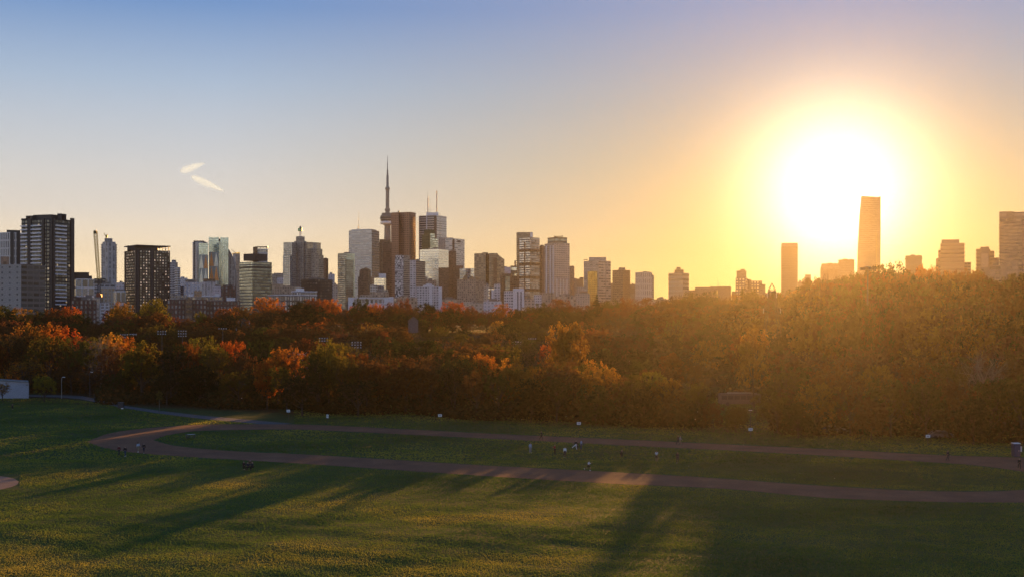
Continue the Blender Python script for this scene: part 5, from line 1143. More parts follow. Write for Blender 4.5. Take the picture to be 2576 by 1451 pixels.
building('apartment_block', 'small low block at the foot of the slim slab tower', 1700, [('body', 2007, None, 2020, 711, 'tan'), ('upper_step', 2025, None, 2040, 693, 'tan', dict(dy=10)), ('middle_step', 2019, None, 2027, 705, 'tan', dict(dy=6))], 'building')
building('office_block', 'broad pale block straight under the sun', 2100, [('body', 2066, None, 2111, 667, 'tan', dict(bay=30, floor=30)), ('side_step', 2063.5, None, 2068, 675, 'tan', dict(dy=6))], 'building')
building('apartment_block', 'taller pale balcony block between the sun and the tallest tower', 2000, [('body', 2109, None, 2149, 657.5, 'tan', dict(bay=5, floor=4, slabs=.9, slabmat='tan'))], 'building')
Y = 2600; rs_ = empty('office_tower', at(2185, 800, Y)); tag(rs_, 'tallest slab tower beside the sun with a notched slanting top', 'tower', 'buildings of the city skyline')
prof = [(2154.5, 800), (2213.5, 800), (2214.6, 690), (2215.4, 600), (2215.4, 492.5), (2213, 493.6), (2210.5, 495.6), (2196, 494.6), (2181, 493.6), (2166.5, 492.6), (2161.5, 545), (2157, 640)]
mb = MB(); mb.plate([((u-UC)/F*Y, zof(v, Y)) for u, v in prof], Y, 30, 5, 4.2, 0, 1, Vector((math.sin(ang2(2185)), math.cos(ang2(2185)), 0))); mb.build('tower_body', [ST['tan'], m_roof], rs_)
mb = MB(); mb.plate([((u-UC)/F*(Y-1.2), zof(v, Y-1.2)) for u, v in [(2205, 670), (2206.2, 670), (2206.2, 588), (2205, 588)]], Y-1.2, 1.15, 5, 4, 0, 0); mb.build('lit_strip', [ST['gold_glass']], rs_)  # bright strip: light put in as gold glass colour
mb = MB(); mb.plate([((u-UC)/F*(Y-6), zof(v, Y-6)) for u, v in [(2152, 800), (2166, 800), (2166, 685), (2152, 685)]], Y-6, 5.8, 5, 4, 0, 0); mb.build('low_annex', [ST['tan']], rs_)
building('apartment_block', 'small square block with roof aerials behind the ridge', 1700, [('body', 2277.5, None, 2319.5, 650.5, 'tan', dict(bay=50, floor=50)), ('roof_edge', 2275.5, None, 2321, 657, 'tan', dict(dy=-1, vb=658.5, bay=50, floor=50))], 'building')
building('apartment_block', 'wide block with pale curved balcony bands and a stepped top', 1500, [('body', 2366, None, 2426, 622.5, 'curved_band', dict(bay=60, floor=4.6, slabs=1.0, slabmat='curved_band')), ('top_storeys', 2368.5, None, 2413, 614, 'far_tower', dict(dy=3, bay=30, floor=30)), ('side_step', 2360, None, 2369, 638, 'far_tower', dict(dy=4)), ('low_step', 2354.5, None, 2362, 658, 'far_tower', dict(dy=8)), ('annex', 2425, None, 2442.5, 668, 'far_tower', dict(dy=10))], 'building', roof=False)
building('apartment_block', 'stepped block with a pale front and ragged balcony ends', 1450, [('body', 2456, None, 2490, 637, 'curved_band', dict(bay=60, floor=4, slabs=1.0, slabmat='curved_band')), ('core', 2466.5, None, 2488, 632.6, 'far_tower', dict(dy=-2, bay=30, floor=30)), ('side_wing', 2487, None, 2501, 642.5, 'curved_band', dict(dy=4, bay=60, floor=4, slabs=.8, slabmat='curved_band')), ('low_step', 2500, None, 2513.5, 658.5, 'far_tower', dict(dy=6))], 'building', roof=False)
building('apartment_tower', 'big reddish tower cut by the edge of the picture', 1300, [('tower_body', 2514.5, None, 2606, 578, 'far_tower', dict(bay=4, floor=3.4, slabs=1.0, slabmat='far_tower')), ('top_storeys', 2513.8, None, 2550, 551.5, 'far_tower', dict(dy=-.7, bay=6, floor=5, vb=578)), ('top_step', 2549, None, 2606, 553.5, 'far_tower', dict(dy=1, bay=6, floor=5, vb=578))], roof=False)
building('apartment_block', 'wide low reddish block in front of the big edge tower', 1000, [('body', 2489, None, 2620, 676, 'far_tower', dict(bay=4, floor=4)), ('upper_step', 2530, None, 2620, 665.5, 'far_tower', dict(dy=8, bay=4, floor=4)), ('side_step', 2497, None, 2512, 668, 'far_tower', dict(dy=10))], 'building')
# scattered low roofs on the plateau that fill the gaps between towers
LOW = [(838, 850, 716, 1900, 'stucco', 'narrow pale block between the dark balcony block and the glass tower'), (826, 842, 690, 2700, 'lavender', 'pale lavender block behind the dark balcony block'), (990, 1050, 748, 1400, 'brown_apt', 'low brown block under the maze-patterned tower'),
       (1112, 1150, 752, 1350, 'brown_apt', 'low brown block beside the white stepped-roof apartments'), (1395, 1450, 744, 1500, 'brown_apt', 'low hazy block under the pale-columned tower'), (1318, 1345, 752, 1450, 'stucco', 'low pale block beside the slotted white block'),
       (1645, 1682, 752, 1500, 'tan', 'very low roofline under the open sky beside the slit-windowed tower'), (1925, 1966, 737, 1600, 'tan', 'low hazy roofline between the stepped ochre block and the slim slab tower'), (1600, 1650, 757, 1250, 'stucco', 'low roof in front of the slit-windowed tower'),
       (1150, 1215, 762, 1200, 'stucco', 'low beige roof in front of the turreted apartments'), (1216, 1262, 757, 1300, 'lavender', 'low mauve block in front of the thin white slab'), (380, 470, 744, 1700, 'stone_step', 'low grey block between the dark grid tower and the brick building'),
       (684, 760, 722, 2000, 'brown_apt', 'brown mid-height block beneath the stepped green-sign tower')]
for u0, u1, v, Yq, st, lab in LOW:
    building('low_block', lab, Yq, [('body', u0, None, u1, v, st, dict(bay=4, floor=3.8)), ('roof_storey', lerp(u0, u1, .2), None, lerp(u0, u1, .6), v-4, st, dict(dy=6))], 'building')
# ------------------------------------------------------------------ people
SKIN = plain('skin', (.36, .21, .15), .6, var=.05); SKIN_D = plain('dark_skin', (.16, .085, .055), .6, var=.05)
CLOTH = {n: plain('cloth_'+n, c, .9, var=.12, scale=6) for n, c in dict(black=(.014, .014, .016), navy=(.018, .024, .045), charcoal=(.035, .036, .040), white=(.72, .72, .74), grey=(.26, .27, .30), paleblue=(.36, .42, .52), red=(.33, .035, .025),
         jeans=(.045, .065, .11), khaki=(.22, .18, .11), brown=(.10, .055, .035), maroon=(.12, .022, .025), hair=(.020, .013, .009), shoe_white=(.75, .75, .75), shoe_dark=(.03, .03, .03)).items()}
def skinned(name, V, E, R, mat, parent, sub=1):
    me = bpy.data.meshes.new(name); me.from_pydata([tuple(v) for v in V], E, [])
    tmp = bpy.data.objects.new(name, me); COL.objects.link(tmp)
    sk = tmp.modifiers.new('skin', 'SKIN'); sk.use_smooth_shade = True
    for sv, r in zip(me.skin_vertices[0].data, R): sv.radius = (r, r)
    me.skin_vertices[0].data[0].use_root = True
    if sub: tmp.modifiers.new('sub', 'SUBSURF').levels = sub; tmp.modifiers['sub'].render_levels = sub
    ev = tmp.evaluated_get(bpy.context.evaluated_depsgraph_get())
    m2 = bpy.data.meshes.new_from_object(ev); bpy.data.objects.remove(tmp); bpy.data.meshes.remove(me)
    m2.name = name; m2.materials.clear(); m2.materials.append(mat)
    return mesh_obj(name, m2, parent)
def person(label, u, v, face, pose, top, legs, shoes='shoe_dark', skin=None, hpx=None, group='people on the playing field', shorts=False, long_hair=False, x=None):
    """face: heading in degrees, 0 looks away from the camera, 90 to the picture's right"""
    p0 = on_ground(u, v); k = 1.0
    P = dict(lean=3, lt=(8, 4), rt=(-10, 8), la=(-14, 12), ra=(16, 14), spread=.03, tilt=0)
    P.update(dict(stand=dict(lt=(2, 3), rt=(-2, 3), la=(4, 10), ra=(-4, 12)), walk=dict(lt=(22, 6), rt=(-20, 14), la=(-20, 18), ra=(22, 22)), run=dict(lean=14, lt=(48, 62), rt=(-28, 62), la=(-46, 90), ra=(42, 95)),
                  kick=dict(lean=-8, lt=(58, 12), rt=(-6, 8), la=(-34, 20), ra=(50, 25), spread=.05), bent=dict(lean=38, lt=(26, 38), rt=(-6, 30), la=(38, 30), ra=(52, 24)), crouch=dict(lean=30, lt=(92, 122), rt=(58, 118), la=(60, 40), ra=(66, 44)),
                  sit=dict(lean=10, lt=(98, 112), rt=(92, 104), la=(44, 40), ra=(50, 46)), hands=dict(lt=(2, 3), rt=(-3, 4), la=(28, 88), ra=(30, 92)))[pose])
    S_ = lambda a: math.sin(math.radians(a)); C_ = lambda a: math.cos(math.radians(a))
    hip = Vector((0, 0, 0)); lean = P['lean']
    up = Vector((0, S_(lean), C_(lean)))
    waist, chest, neck = hip+up*.16, hip+up*.36, hip+up*.50
    hu = Vector((0, S_(lean*.4), C_(lean*.4))); skull0, skull1 = neck+hu*.11, neck+hu*.22
    J = {}
    for s, key in ((-1, 'l'), (1, 'r')):
        a, b = P[key+'t']; h = Vector((s*.095, 0, -.03)); kn = h+Vector((s*P['spread'], S_(a), -C_(a))).normalized()*.43
        an = kn+Vector((0, S_(a-b), -C_(a-b)))*.42; f = a-b
        toe = an+Vector((s*.03, C_(f*.6)*.17, S_(f*.6)*.17-.045)); heel = an+Vector((0, -.045, -.055))
        a2, b2 = P[key+'a']; sh = neck+Vector((s*.185, 0, -.045)); el = sh+Vector((s*.07, S_(a2), -C_(a2))).normalized()*.29
        wr = el+Vector((-s*.03, S_(a2+b2), -C_(a2+b2))).normalized()*.25; d = (wr-el).normalized(); pm = wr+d*.085
        J[s] = (h, kn, an, toe, heel, sh, el, wr, pm, d)
    low = min(min(j[3].z, j[4].z) for j in J.values())-.02
    if pose in ('sit',): low = min(low, -.11)
    off = Vector((0, 0, -low))
    V, E, R = [], [], []
    def add(p, r, par):
        V.append(p+off); R.append(r)
        if par is not None: E.append((par, len(V)-1))
        return len(V)-1
    i0 = add(hip, .115, None); iw = add(waist, .105, i0); ic = add(chest, .125, iw); inn = add(neck, .055, ic)
    ij = add(skull0+hu*-.01, .068, inn); isk = add(skull0.lerp(skull1, .55)-Vector((0, .01, 0)), .086, ij); add(skull1-Vector((0, .012, 0)), .06, isk)
    add(skull0+hu*.035+Vector((0, .098, 0)), .012, ij)                                    # nose
    for s in (-1, 1): add(skull0+hu*.045+Vector((s*.082, -.005, 0)), .014, ij)            # ears
    for s in (-1, 1):
        h, kn, an, toe, heel, sh, el, wr, pm, d = J[s]
        ih = add(h, .085, i0); ik = add(kn, .052, ih); ia = add(an, .036, ik); add(toe, .032, ia)
        ish = add(sh, .052, ic); ie = add(el, .038, ish); iwr = add(wr, .026, ie); ip = add(pm, .032, iwr)
        side = d.cross(Vector((s, 0, 0))).normalized()
        for q in range(4):                                                                # four unequal fingers, a thumb off the side
            o = side*(q-1.5)*.019; f1 = add(pm+d*.045+o, .0095, ip); add(pm+d*(.045+(.030, .040, .037, .026)[q])+o-Vector((s*.012, 0, 0)), .008, f1)
        t1 = add(pm-d*.02+side*.045, .010, ip); add(pm+d*.02+side*.058, .008, t1)
    root = empty('person', (p0.x, p0.y, .012), -math.radians(face)); tag(root, label, 'person', group)
    skinned('body', V, E, R, skin or SKIN, root)
    def garment(name, chain, mat, rads):
        v_, e_, r_ = [], [], []
        for (pts, par), rr in zip(chain, rads):
            v_.append(pts+off); r_.append(rr)
            if par is not None: e_.append((par, len(v_)-1))
        skinned(name, v_, e_, r_, mat, root)
    tc, tr_ = [(hip+up*.04, None), (waist, 0), (chest, 1), (neck-up*.06, 2)], [.135, .128, .150, .085]
    for s in (-1, 1):
        sh, el, wr = J[s][5:8]; b = len(tc); tc += [(sh, 2), (el, b)]; tr_ += [.070, .056]
        if not (top in ('white', 'paleblue') and shorts): tc.append((wr, b+1)); tr_.append(.043)
    garment('shirt', tc, CLOTH[top], tr_)
    lc, lr = [(hip+up*.02, None)], [.132]
    for s in (-1, 1):
        h, kn, an = J[s][:3]; b = len(lc); lc += [(h, 0), (kn if not shorts else h.lerp(kn, .8), b)]; lr += [.102, .072 if not shorts else .088]
        if not shorts: lc.append((an, b+1)); lr.append(.052)
    garment('trousers', lc, CLOTH[legs], lr)
    for s in (-1, 1):
        an, toe, heel = J[s][2:5]; v_ = [heel+off, an+Vector((0, .01, -.035))+off, toe+off]
        skinned('shoe', v_, [(0, 1), (1, 2)], [.046, .05, .042], CLOTH[shoes], root)
    hv = [skull0+hu*.055+Vector((0, -.04, 0))+off, skull1+hu*.012+Vector((0, -.022, 0))+off]; hr = [.080, .072]
    he = [(0, 1)]
    if long_hair: hv.append(neck+Vector((0, -.10, -.10))+off); hr.append(.055); he.append((0, 2))
    skinned('hair', hv, he, hr, CLOTH['hair'], root)
    return root
# four walkers on the bend
person('person in a maroon jacket walking on the grass beside the bend of the track', 299.5, 1144.5, 200, 'walk', 'maroon', 'charcoal')
person('person in a black open jacket over a white shirt, white shoes, near the bend', 315, 1147, 195, 'walk', 'black', 'jeans', 'shoe_white')
person('person in a white-shouldered dark top walking on the cinder bend', 347.5, 1136, 10, 'walk', 'paleblue', 'khaki', 'shoe_white', long_hair=True)
person('person in a black hooded coat with white shoes walking on the cinder bend', 362, 1138.5, 185, 'walk', 'black', 'navy', 'shoe_white')
# players on the infield
person('person all in pale blue-grey standing alone on the infield', 1334, 1138, 160, 'stand', 'paleblue', 'grey', 'shoe_white')
person('person in a red shirt standing on the infield', 1396, 1143, 240, 'hands', 'red', 'black')
person('tall person in a white shirt and dark trousers on the infield', 1421, 1149, 180, 'stand', 'white', 'navy', 'shoe_white', shorts=False)
person('person in dark clothes bending forward in play beside the kicking player', 1453, 1129.5, 250, 'bent', 'charcoal', 'charcoal')
person('person in a black top and white trousers kicking a leg out on the infield', 1449, 1131, 270, 'kick', 'black', 'white')
person('person in a pale blue top close behind the kicking player', 1462, 1130, 120, 'stand', 'paleblue', 'jeans')
person('person in black striding along the far straight of the track', 1361.5, 1105.6, 95, 'walk', 'black', 'black')
person('person in dark clothes crouching on the infield grass', 1562, 1149, 150, 'crouch', 'charcoal', 'black')
person('person in a white top with a brown bag front standing on the infield', 1651.5, 1160, 190, 'hands', 'white', 'brown', 'shoe_dark', shorts=True, long_hair=True)
person('person in charcoal with pale shoes facing the camera on the infield', 1704.5, 1163.5, 180, 'stand', 'charcoal', 'charcoal', 'shoe_white')
person('person in a grey top and pale cap walking the far straight of the track', 1711, 1118, 90, 'walk', 'grey', 'khaki')
person('person in brown walking right behind the grey-topped walker on the track', 1705.5, 1117, 90, 'walk', 'brown', 'charcoal')
person('runner in a white shirt and black shorts on the near straight', 1480, 1183, 90, 'run', 'white', 'black', 'shoe_white', shorts=True)
person('person in dark blue walking on the track below the number signs', 2384, 1158, 80, 'walk', 'navy', 'charcoal')
person('person in black walking where the track bends at the frame edge', 2564.5, 1179, 190, 'walk', 'black', 'black')
person('person in dark clothes walking on the asphalt path', 249, 1010.5, 120, 'walk', 'black', 'charcoal')
person('person with a white cap sitting on the grass below the shed', 31, 1028, 150, 'sit', 'charcoal', 'black', 'shoe_white')
# a group sitting on the near grass
for lab, du, dv, fa, c in (('person in black sitting at the left of the huddle on the near grass', -12, 0, 160, 'black'), ('person in navy sitting in the middle of the huddle on the near grass', -1, 2, 200, 'navy'), ('person in charcoal sitting at the right of the huddle on the near grass', 11, 1, 220, 'charcoal'), ('person in dark brown sitting at the back of the huddle on the near grass', 4, -5, 0, 'brown')):
    person(lab, 625+du, 1180+dv, fa, 'sit', c, 'black', 'shoe_white' if du < -5 else 'shoe_dark', group='people sitting in a huddle')

# ------------------------------------------------------------------ field furniture
def table_with_cloth():
    p = on_ground(479.5, 1102.5); root = empty('picnic_table', p, .2); tag(root, 'dark picnic table with a crumpled white cloth on top, on the infield', 'table')
    def part(name, boxes, mat):
        mb = MB()
        for c, s in boxes: mb.box(c, s)
        return mb.build(name, [mat], None), None
    for name, boxes, mat in (('table_top', [((0, -.32+.16*i, .74), (1.9, .14, .05)) for i in range(5)], m_dsteel), ('seat', [((0, -.78, .43), (1.9, .28, .05))], m_dsteel), ('seat', [((0, .78, .43), (1.9, .28, .05))], m_dsteel)):
        o, _ = part(name, boxes, mat); o.parent = root
    for sx in (-.7, .7):
        mb = MB(); mb.bar((sx, -.75, 0), (sx, -.2, .72), .09); mb.bar((sx, .75, 0), (sx, .2, .72), .09); mb.bar((sx, -.85, .40), (sx, .85, .40), .08)
        o = mb.build('leg_frame', [m_dsteel]); o.parent = root
    rs = np.random.default_rng(4); xs = np.linspace(-.55, .75, 14); ys = np.linspace(-.3, .3, 8)
    V, Fq = sheet(xs, ys, lambda X, Y: .79+.05*np.abs(np.sin(X*9+Y*5))+rs.random(X.shape)*.06)
    c = mesh_obj('cloth', np_mesh('cloth', V, Fq, [m_white])); c.location = (p.x, p.y, 0); c.rotation_euler = (0, 0, .2)
    tag(c, 'crumpled white cloth lying on the dark picnic table', 'cloth')
table_with_cloth()
def sign(u, vtop, vbot, w, h, label, marks=2, kind='post'):
    p = on_ground(u, vbot); k = p.y/F; top = (vbot-vtop)*k
    root = empty('sign_post', p); tag(root, label, 'sign', 'white signs round the track')
    mb = MB(); mb.bar((p.x, p.y, 0), (p.x, p.y, top), .09, 0, 6); mb.build('post', [m_dsteel], root)
    mb = MB(); mb.box((p.x, p.y-.07, top-h/2), (w, .03, h)); pn = mb.build('panel', [m_white], root)
    mb = MB()
    for i in range(marks): mb.box((p.x+(i-(marks-1)/2)*w*.3, p.y-.09, top-h/2), (w*.15, .012, h*.42))
    mk = mb.build('sign_marks', [m_dsteel], root); return root
sign(725.5, 1029, 1056, .75, .55, 'small white sign with dark marks where the path meets the track')
sign(824, 1041, 1062, .45, .75, 'tall narrow white sign among dark trees beside the far track', 1)
sign(1107, 1040.5, 1075, .75, .5, 'small white sign beside the far straight below the dark green trees')
sign(1456, 1060, 1090, .75, .5, 'small white sign by the far straight behind the kicking player')
sign(1888, 1075, 1104, .75, .5, 'small white sign near the hazy trees, below the white bar')
sign(2334, 1092, 1122, .75, .5, 'small white sign left of the person in dark blue')
sign(2565.5, 1121, 1146, .62, .85, 'upright white sign beside the blue cabin at the frame edge', 1)
p = on_ground(1888, 1104); rb = empty('light_bar', at(1888, 1030.5, p.y+8)); tag(rb, 'thin white horizontal bar on a dark pole above the small sign', 'lamp')
b = at(1888, 1030.5, p.y+8); mb = MB(); mb.box(tuple(b), (.62, .2, .12)); mb.build('bar_head', [m_white], rb); mb = MB(); mb.bar((b.x, b.y, 0), (b.x, b.y, b.z-.07), .08, 0, 6); mb.build('pole', [m_dsteel], rb)
# blue portable cabin
p = on_ground(2555.5, 1147); rb = empty('portable_toilet', p); tag(rb, 'blue portable toilet cabin at the frame edge by the track', 'cabin')
m_blue = plain('blue_plastic', (.014, .032, .07), .7)
mb = MB(); mb.box((p.x, p.y, 1.05), (1.05, 1.05, 2.1)); mb.build('cabin', [m_blue], rb)
mb = MB(); mb.box((p.x, p.y-.54, 1.0), (.72, .04, 1.8)); d_ = mb.build('door', [plain('blue_door', (.02, .045, .09), .7)], rb); mb = MB(); mb.box((p.x+.26, p.y-.57, 1.0), (.06, .03, .16)); mb.build('handle', [m_white], rb)
mb = MB(); mb.prism([(p.x-.56, p.y-.56), (p.x+.56, p.y-.56), (p.x+.56, p.y+.56), (p.x-.56, p.y+.56)], 2.1, 2.22, 4, 4, 0, 0); mb.build('roof', [m_white], rb)
# bins beside the path
for u, v, w, h, lab in ((304, 1025.5, 1.5, 1.35, 'dark wheeled waste container beside the asphalt path'), (241, 1003, .85, 1.3, 'dark litter bin near the walker on the asphalt path')):
    p = on_ground(u, v); rb = empty('waste_bin', p); tag(rb, lab, 'bin', 'bins beside the path')
    mb = MB(); mb.prism([(p.x-w*.42, p.y-.4), (p.x+w*.42, p.y-.4), (p.x+w*.42, p.y+.4), (p.x-w*.42, p.y+.4)], .14, h, 4, 4, 0, 0); mb.build('bin_body', [m_dsteel], rb)
    mb = MB(); mb.box((p.x, p.y, h+.06), (w, .95, .1)); mb.build('lid', [plain('bin_lid', (.05, .06, .07), .5)], rb)
    for sx in (-1, 1): mb = MB(); mb.box((p.x+sx*w*.36, p.y-.3, .08), (.08, .16, .16)); mb.build('wheel', [m_dsteel], rb)
p = on_ground(306, 1027); o = MB(); o.box((p.x+.3, p.y-.5, .14), (.5, .4, .24), .4); tag(o.build('paper_bag', [m_white], None, (p.x+.3, p.y-.5, .02)), 'small white bag lying by the dark waste container', 'bag')
# white shed
p = on_ground(36, 1001); Ys = p.y; rb = empty('shed', p); tag(rb, 'white windowless park shed with a slanting roof line', 'shed')
def gx(u): return (u-UC)/F*Ys
mb = MB(); mb.plate([(gx(-30), 0), (gx(72.5), 0), (gx(72.5), zof(961.5, Ys)), (gx(-30), zof(955.5, Ys))], Ys, 7, 4, 4, 0, 0); mb.build('wall', [plain('shed_paint', (.36, .36, .40), .8, var=.1, scale=.5)], rb)
mb = MB(); zl, zr = zof(955.5, Ys), zof(961.5, Ys); mb.plate([(gx(-31), zl+.05), (gx(73), zr+.05), (gx(73), zr+.3), (gx(-31), zl+.3)], Ys-.3, 7.6, 4, 4, 0, 0); mb.build('roof', [m_steel], rb)
mb = MB(); mb.box((gx(68), Ys-.06, zof(967, Ys)), (.5, .12, .3)); mb.build('wall_lamp', [m_steel], rb)
# slender poles and lamp posts near the path
def lamp_post(u, vt, vb, label, mat, arm=.6, Yq=None):
    p = on_ground(u, vb) if Yq is None else at(u, vb, Yq); t = at(u, vt, p.y); rb = empty('lamp_post', p); tag(rb, label, 'lamp', 'lamp posts in the valley')
    mb = MB(); mb.bar(p, t, .20, 0, 7, .12); mb.build('pole', [mat], rb)
    mb = MB(); mb.bar(t, t+Vector((arm*.75, 0, .25)), .09); mb.build('arm', [mat], rb)
    mb = MB(); mb.box(tuple(t+Vector((arm, 0, .25))), (.62, .32, .16)); mb.build('lamp_head', [m_white], rb)
m_galv = plain('galvanised_steel', (.30, .29, .27), .5, .3)
lamp_post(155, 949.5, 1001, 'pale lamp post between the shed and the walker', m_galv); lamp_post(225.5, 937, 995, 'dark lamp post behind the walker on the path', m_dsteel)
p = on_ground(401, 1037.5); rb = empty('young_tree', p); tag(rb, 'thin young tree with a pale stem beside the asphalt path', 'tree')
tm_, cm_, _, _ = TREES['open'][1]; mb = MB(); mb.bar(p, at(401, 1003, p.y), .16, 0, 6, .09); mb.build('trunk', [m_pale_bark], rb)
LV, LF = leaf_cloud([tuple(at(401+du, v, p.y)-p) for du, v in ((0, 985), (-5, 990), (5, 990), (0, 996), (3, 1000), (-4, 1001))], .55, 34, .15, np.random.default_rng(8))
c_ = mesh_obj('crown', np_mesh('crown', LV, LF, [m_leaf]), rb); c_.color = (.15, .12, .03, 1)

m_lamp = plain('lamp_glass', (.42, .42, .44), .4); m_pole = plain('dull_pole', (.11, .10, .09), .8)
# floodlights of the ball field: pole, cross bars, lamp heads
def floodlight(u, vt, vb, Yq, rows, label, w=3.4):
    b, t = at(u, vb, Yq), at(u, vt, Yq); b.z = gz(b.x, b.y); rb = empty('floodlight', b); tag(rb, label, 'floodlight', 'sports floodlights of the ball field')
    mb = MB(); mb.bar(b, t, .34, 0, 7, .2); mb.build('pole', [m_pole], rb)
    for r_ in range(rows):
        z = t.z-.15-r_*(8*Yq/F if rows > 1 else 0)*.8
        mb = MB(); mb.box((t.x, t.y-.15, z), (w, .10, .10)); mb.build('crossbar', [m_dsteel], rb)
        for q in range(4):
            mb = MB(); mb.lathe([(.10, z-.02), (.27, z-.42)], t.x+(q-1.5)*w/3.6, t.y-.3, 8); mb.build('lamp_head', [m_lamp], rb)
floodlight(407.5, 830, 884, 460, 2, 'floodlight with a wide two-bar head, leftmost tall one over the dark woods'); floodlight(459, 829, 862, 470, 3, 'floodlight with three bars beside the wide two-bar one'); floodlight(560.5, 823, 862, 480, 1, 'floodlight with a single bar near the small pylon')
floodlight(312.5, 838, 870, 455, 2, 'dim two-bar floodlight above the bare golden tree', 3.0); floodlight(335.5, 837, 862, 450, 1, 'bright single-bar floodlight beside the dim two-bar one', 2.6)
floodlight(814, 847, 876, 440, 2, 'floodlight rising behind the big yellow green tree'); floodlight(897, 857, 905, 400, 3, 'tall three-bar floodlight between orange trees'); floodlight(1199, 866, 900, 420, 2, 'two-bar floodlight over the amber trees in mid valley')
floodlight(1300.5, 856, 900, 430, 3, 'three-bar floodlight behind the golden tree, near the flame red one', 3.2); floodlight(1338.5, 848, 890, 440, 1, 'single-bar floodlight on a dark pole above the flame red tree', 3.0)
# street lamps with curved arms
def curved_lamp(u, vt, vb, Yq, label, flip=1):
    b, t = at(u, vb, Yq), at(u, vt, Yq); b.z = gz(b.x, b.y); rb = empty('street_lamp', b); tag(rb, label, 'lamp', 'curved street lamps of the valley road')
    mb = MB(); pts = [b, t-Vector((0, 0, 1.6)), t+Vector((-.35*flip, 0, -.5)), t+Vector((-1.1*flip, 0, 0)), t+Vector((-2.0*flip, 0, .1))]
    for a, c in zip(pts, pts[1:]): mb.bar(a, c, .16, 0, 6)
    mb.build('pole', [m_galv], rb); mb = MB(); mb.box(tuple(pts[-1]+Vector((-.3*flip, 0, 0))), (.8, .3, .18)); mb.build('lamp_head', [m_white], rb)
curved_lamp(1531, 933.5, 1000, 330, 'curved street lamp among the amber trees'); curved_lamp(2332, 920, 960, 300, 'curved street lamp in the hazy woods below the curved banded block')
# high-mast light with a flat square head
Yq = 330; b, t = at(2181, 1000, Yq), at(2183, 676, Yq); b.z = gz(b.x, b.y); rb = empty('high_mast_light', b); tag(rb, 'very tall dark high-mast light with a flat wide head before the tallest tower', 'floodlight')
mb = MB(); mb.bar(b, t, .62, 0, 10, .34); mb.build('pole', [m_dsteel], rb)
mb = MB(); mb.lathe([(.9, t.z-.25), (1.2, t.z+.1), (1.15, t.z+.45), (.5, t.z+.7)], t.x, t.y, 10); mb.build('head_ring', [m_dsteel], rb)
for q in range(8):
    a = q*math.pi/4; c = Vector((t.x+1.6*math.cos(a), t.y+1.6*math.sin(a), t.z+.0)); mb = MB(); mb.box(tuple(c), (.95, .7, .75), a); mb.build('lamp_head', [m_dsteel], rb)
# power pylons
def pylon(u, vt, vb, Yq, wtop, wbot, label, arms, mat, t=.17):
    b, tp = at(u, vb, Yq), at(u, vt, Yq); b.z = gz(b.x, b.y); Hh = tp.z-b.z; rb = empty('power_pylon', b); tag(rb, label, 'pylon', 'power pylons of the valley')
    mb = MB(); levels = [0, .16, .32, .47, .61, .74, .86, .93]
    def ring(f):
        w = (lerp(wbot, wtop, f/.86) if f < .86 else wtop)/2; return [b+Vector((sx*w, sy*w, Hh*f)) for sx, sy in ((-1, -1), (1, -1), (1, 1), (-1, 1))]
    R = [ring(f) for f in levels]
    for A, B in zip(R, R[1:]):
        for k in range(4):
            mb.bar(A[k], B[k], t, 0, 4); mb.bar(A[k], B[(k+1) % 4], t*.6, 0, 3); mb.bar(A[(k+1) % 4], B[k], t*.6, 0, 3); mb.bar(B[k], B[(k+1) % 4], t*.7, 0, 3)
    for k in range(4): mb.bar(R[-1][k], tp, t, 0, 4)
    mb.build('lattice_frame', [mat], rb)
    for f, half in arms:
        mb = MB(); z = b.z+Hh*f
        for sx in (-1, 1):
            e = Vector((b.x+sx*half, b.y, z)); mb.bar(Vector((b.x+sx*wtop*.4, b.y-wtop*.3, z)), e, t*.9, 0, 4); mb.bar(Vector((b.x+sx*wtop*.4, b.y+wtop*.3, z+.9)), e, t*.7, 0, 4)
        mb.build('cross_arm', [mat], rb)
        for sx in (-1, 1):
            mb = MB(); e = Vector((b.x+sx*half, b.y, z)); mb.lathe([(.09, e.z-1.6), (.16, e.z-1.2), (.09, e.z-.8), (.16, e.z-.4), (.06, e.z)], e.x, e.y, 6); mb.build('insulator', [m_lamp], rb)
    return b, Hh
pb, ph = pylon(1942, 711, 1000, 372, 1.9, 8.0, 'tall lattice pylon whose pointed top stands against the yellow sky', [(.90, 1.4), (.74, 2.6)], plain('rusty_lattice', (.11, .085, .065), .95, spec=0), .17)
qb, qh = pylon(613, 799, 868, 560, 1.4, 4.2, 'pale lattice pylon with white insulators above the floodlights', [(.90, 2.6), (.66, 3.4), (.34, 2.9)], m_pole, .13)
# cables between the pylons
for k, (fa, ha, hb_) in enumerate(((.90, -1.4, -2.6), (.90, 1.4, 2.6), (.74, -2.6, -3.4), (.74, 2.6, 3.4))):
    fa2 = .90 if k < 2 else .66
    a = Vector((pb.x+ha, pb.y, pb.z+ph*fa-1.7)); c = Vector((qb.x+hb_, qb.y, qb.z+qh*fa2-1.7)); mb = MB(); prev = a
    for i in range(1, 21):
        q = a.lerp(c, i/20); q.z -= 9*math.sin(math.pi*i/20)**1.0*(1-.0); mb.bar(prev, q, .05, 0, 3); prev = q
    tag(mb.build('power_cable', [m_dsteel], None), f"{('upper left', 'upper right', 'lower left', 'lower right')[k]} thin cable sagging between the two lattice pylons", 'cable', 'power cables of the valley')

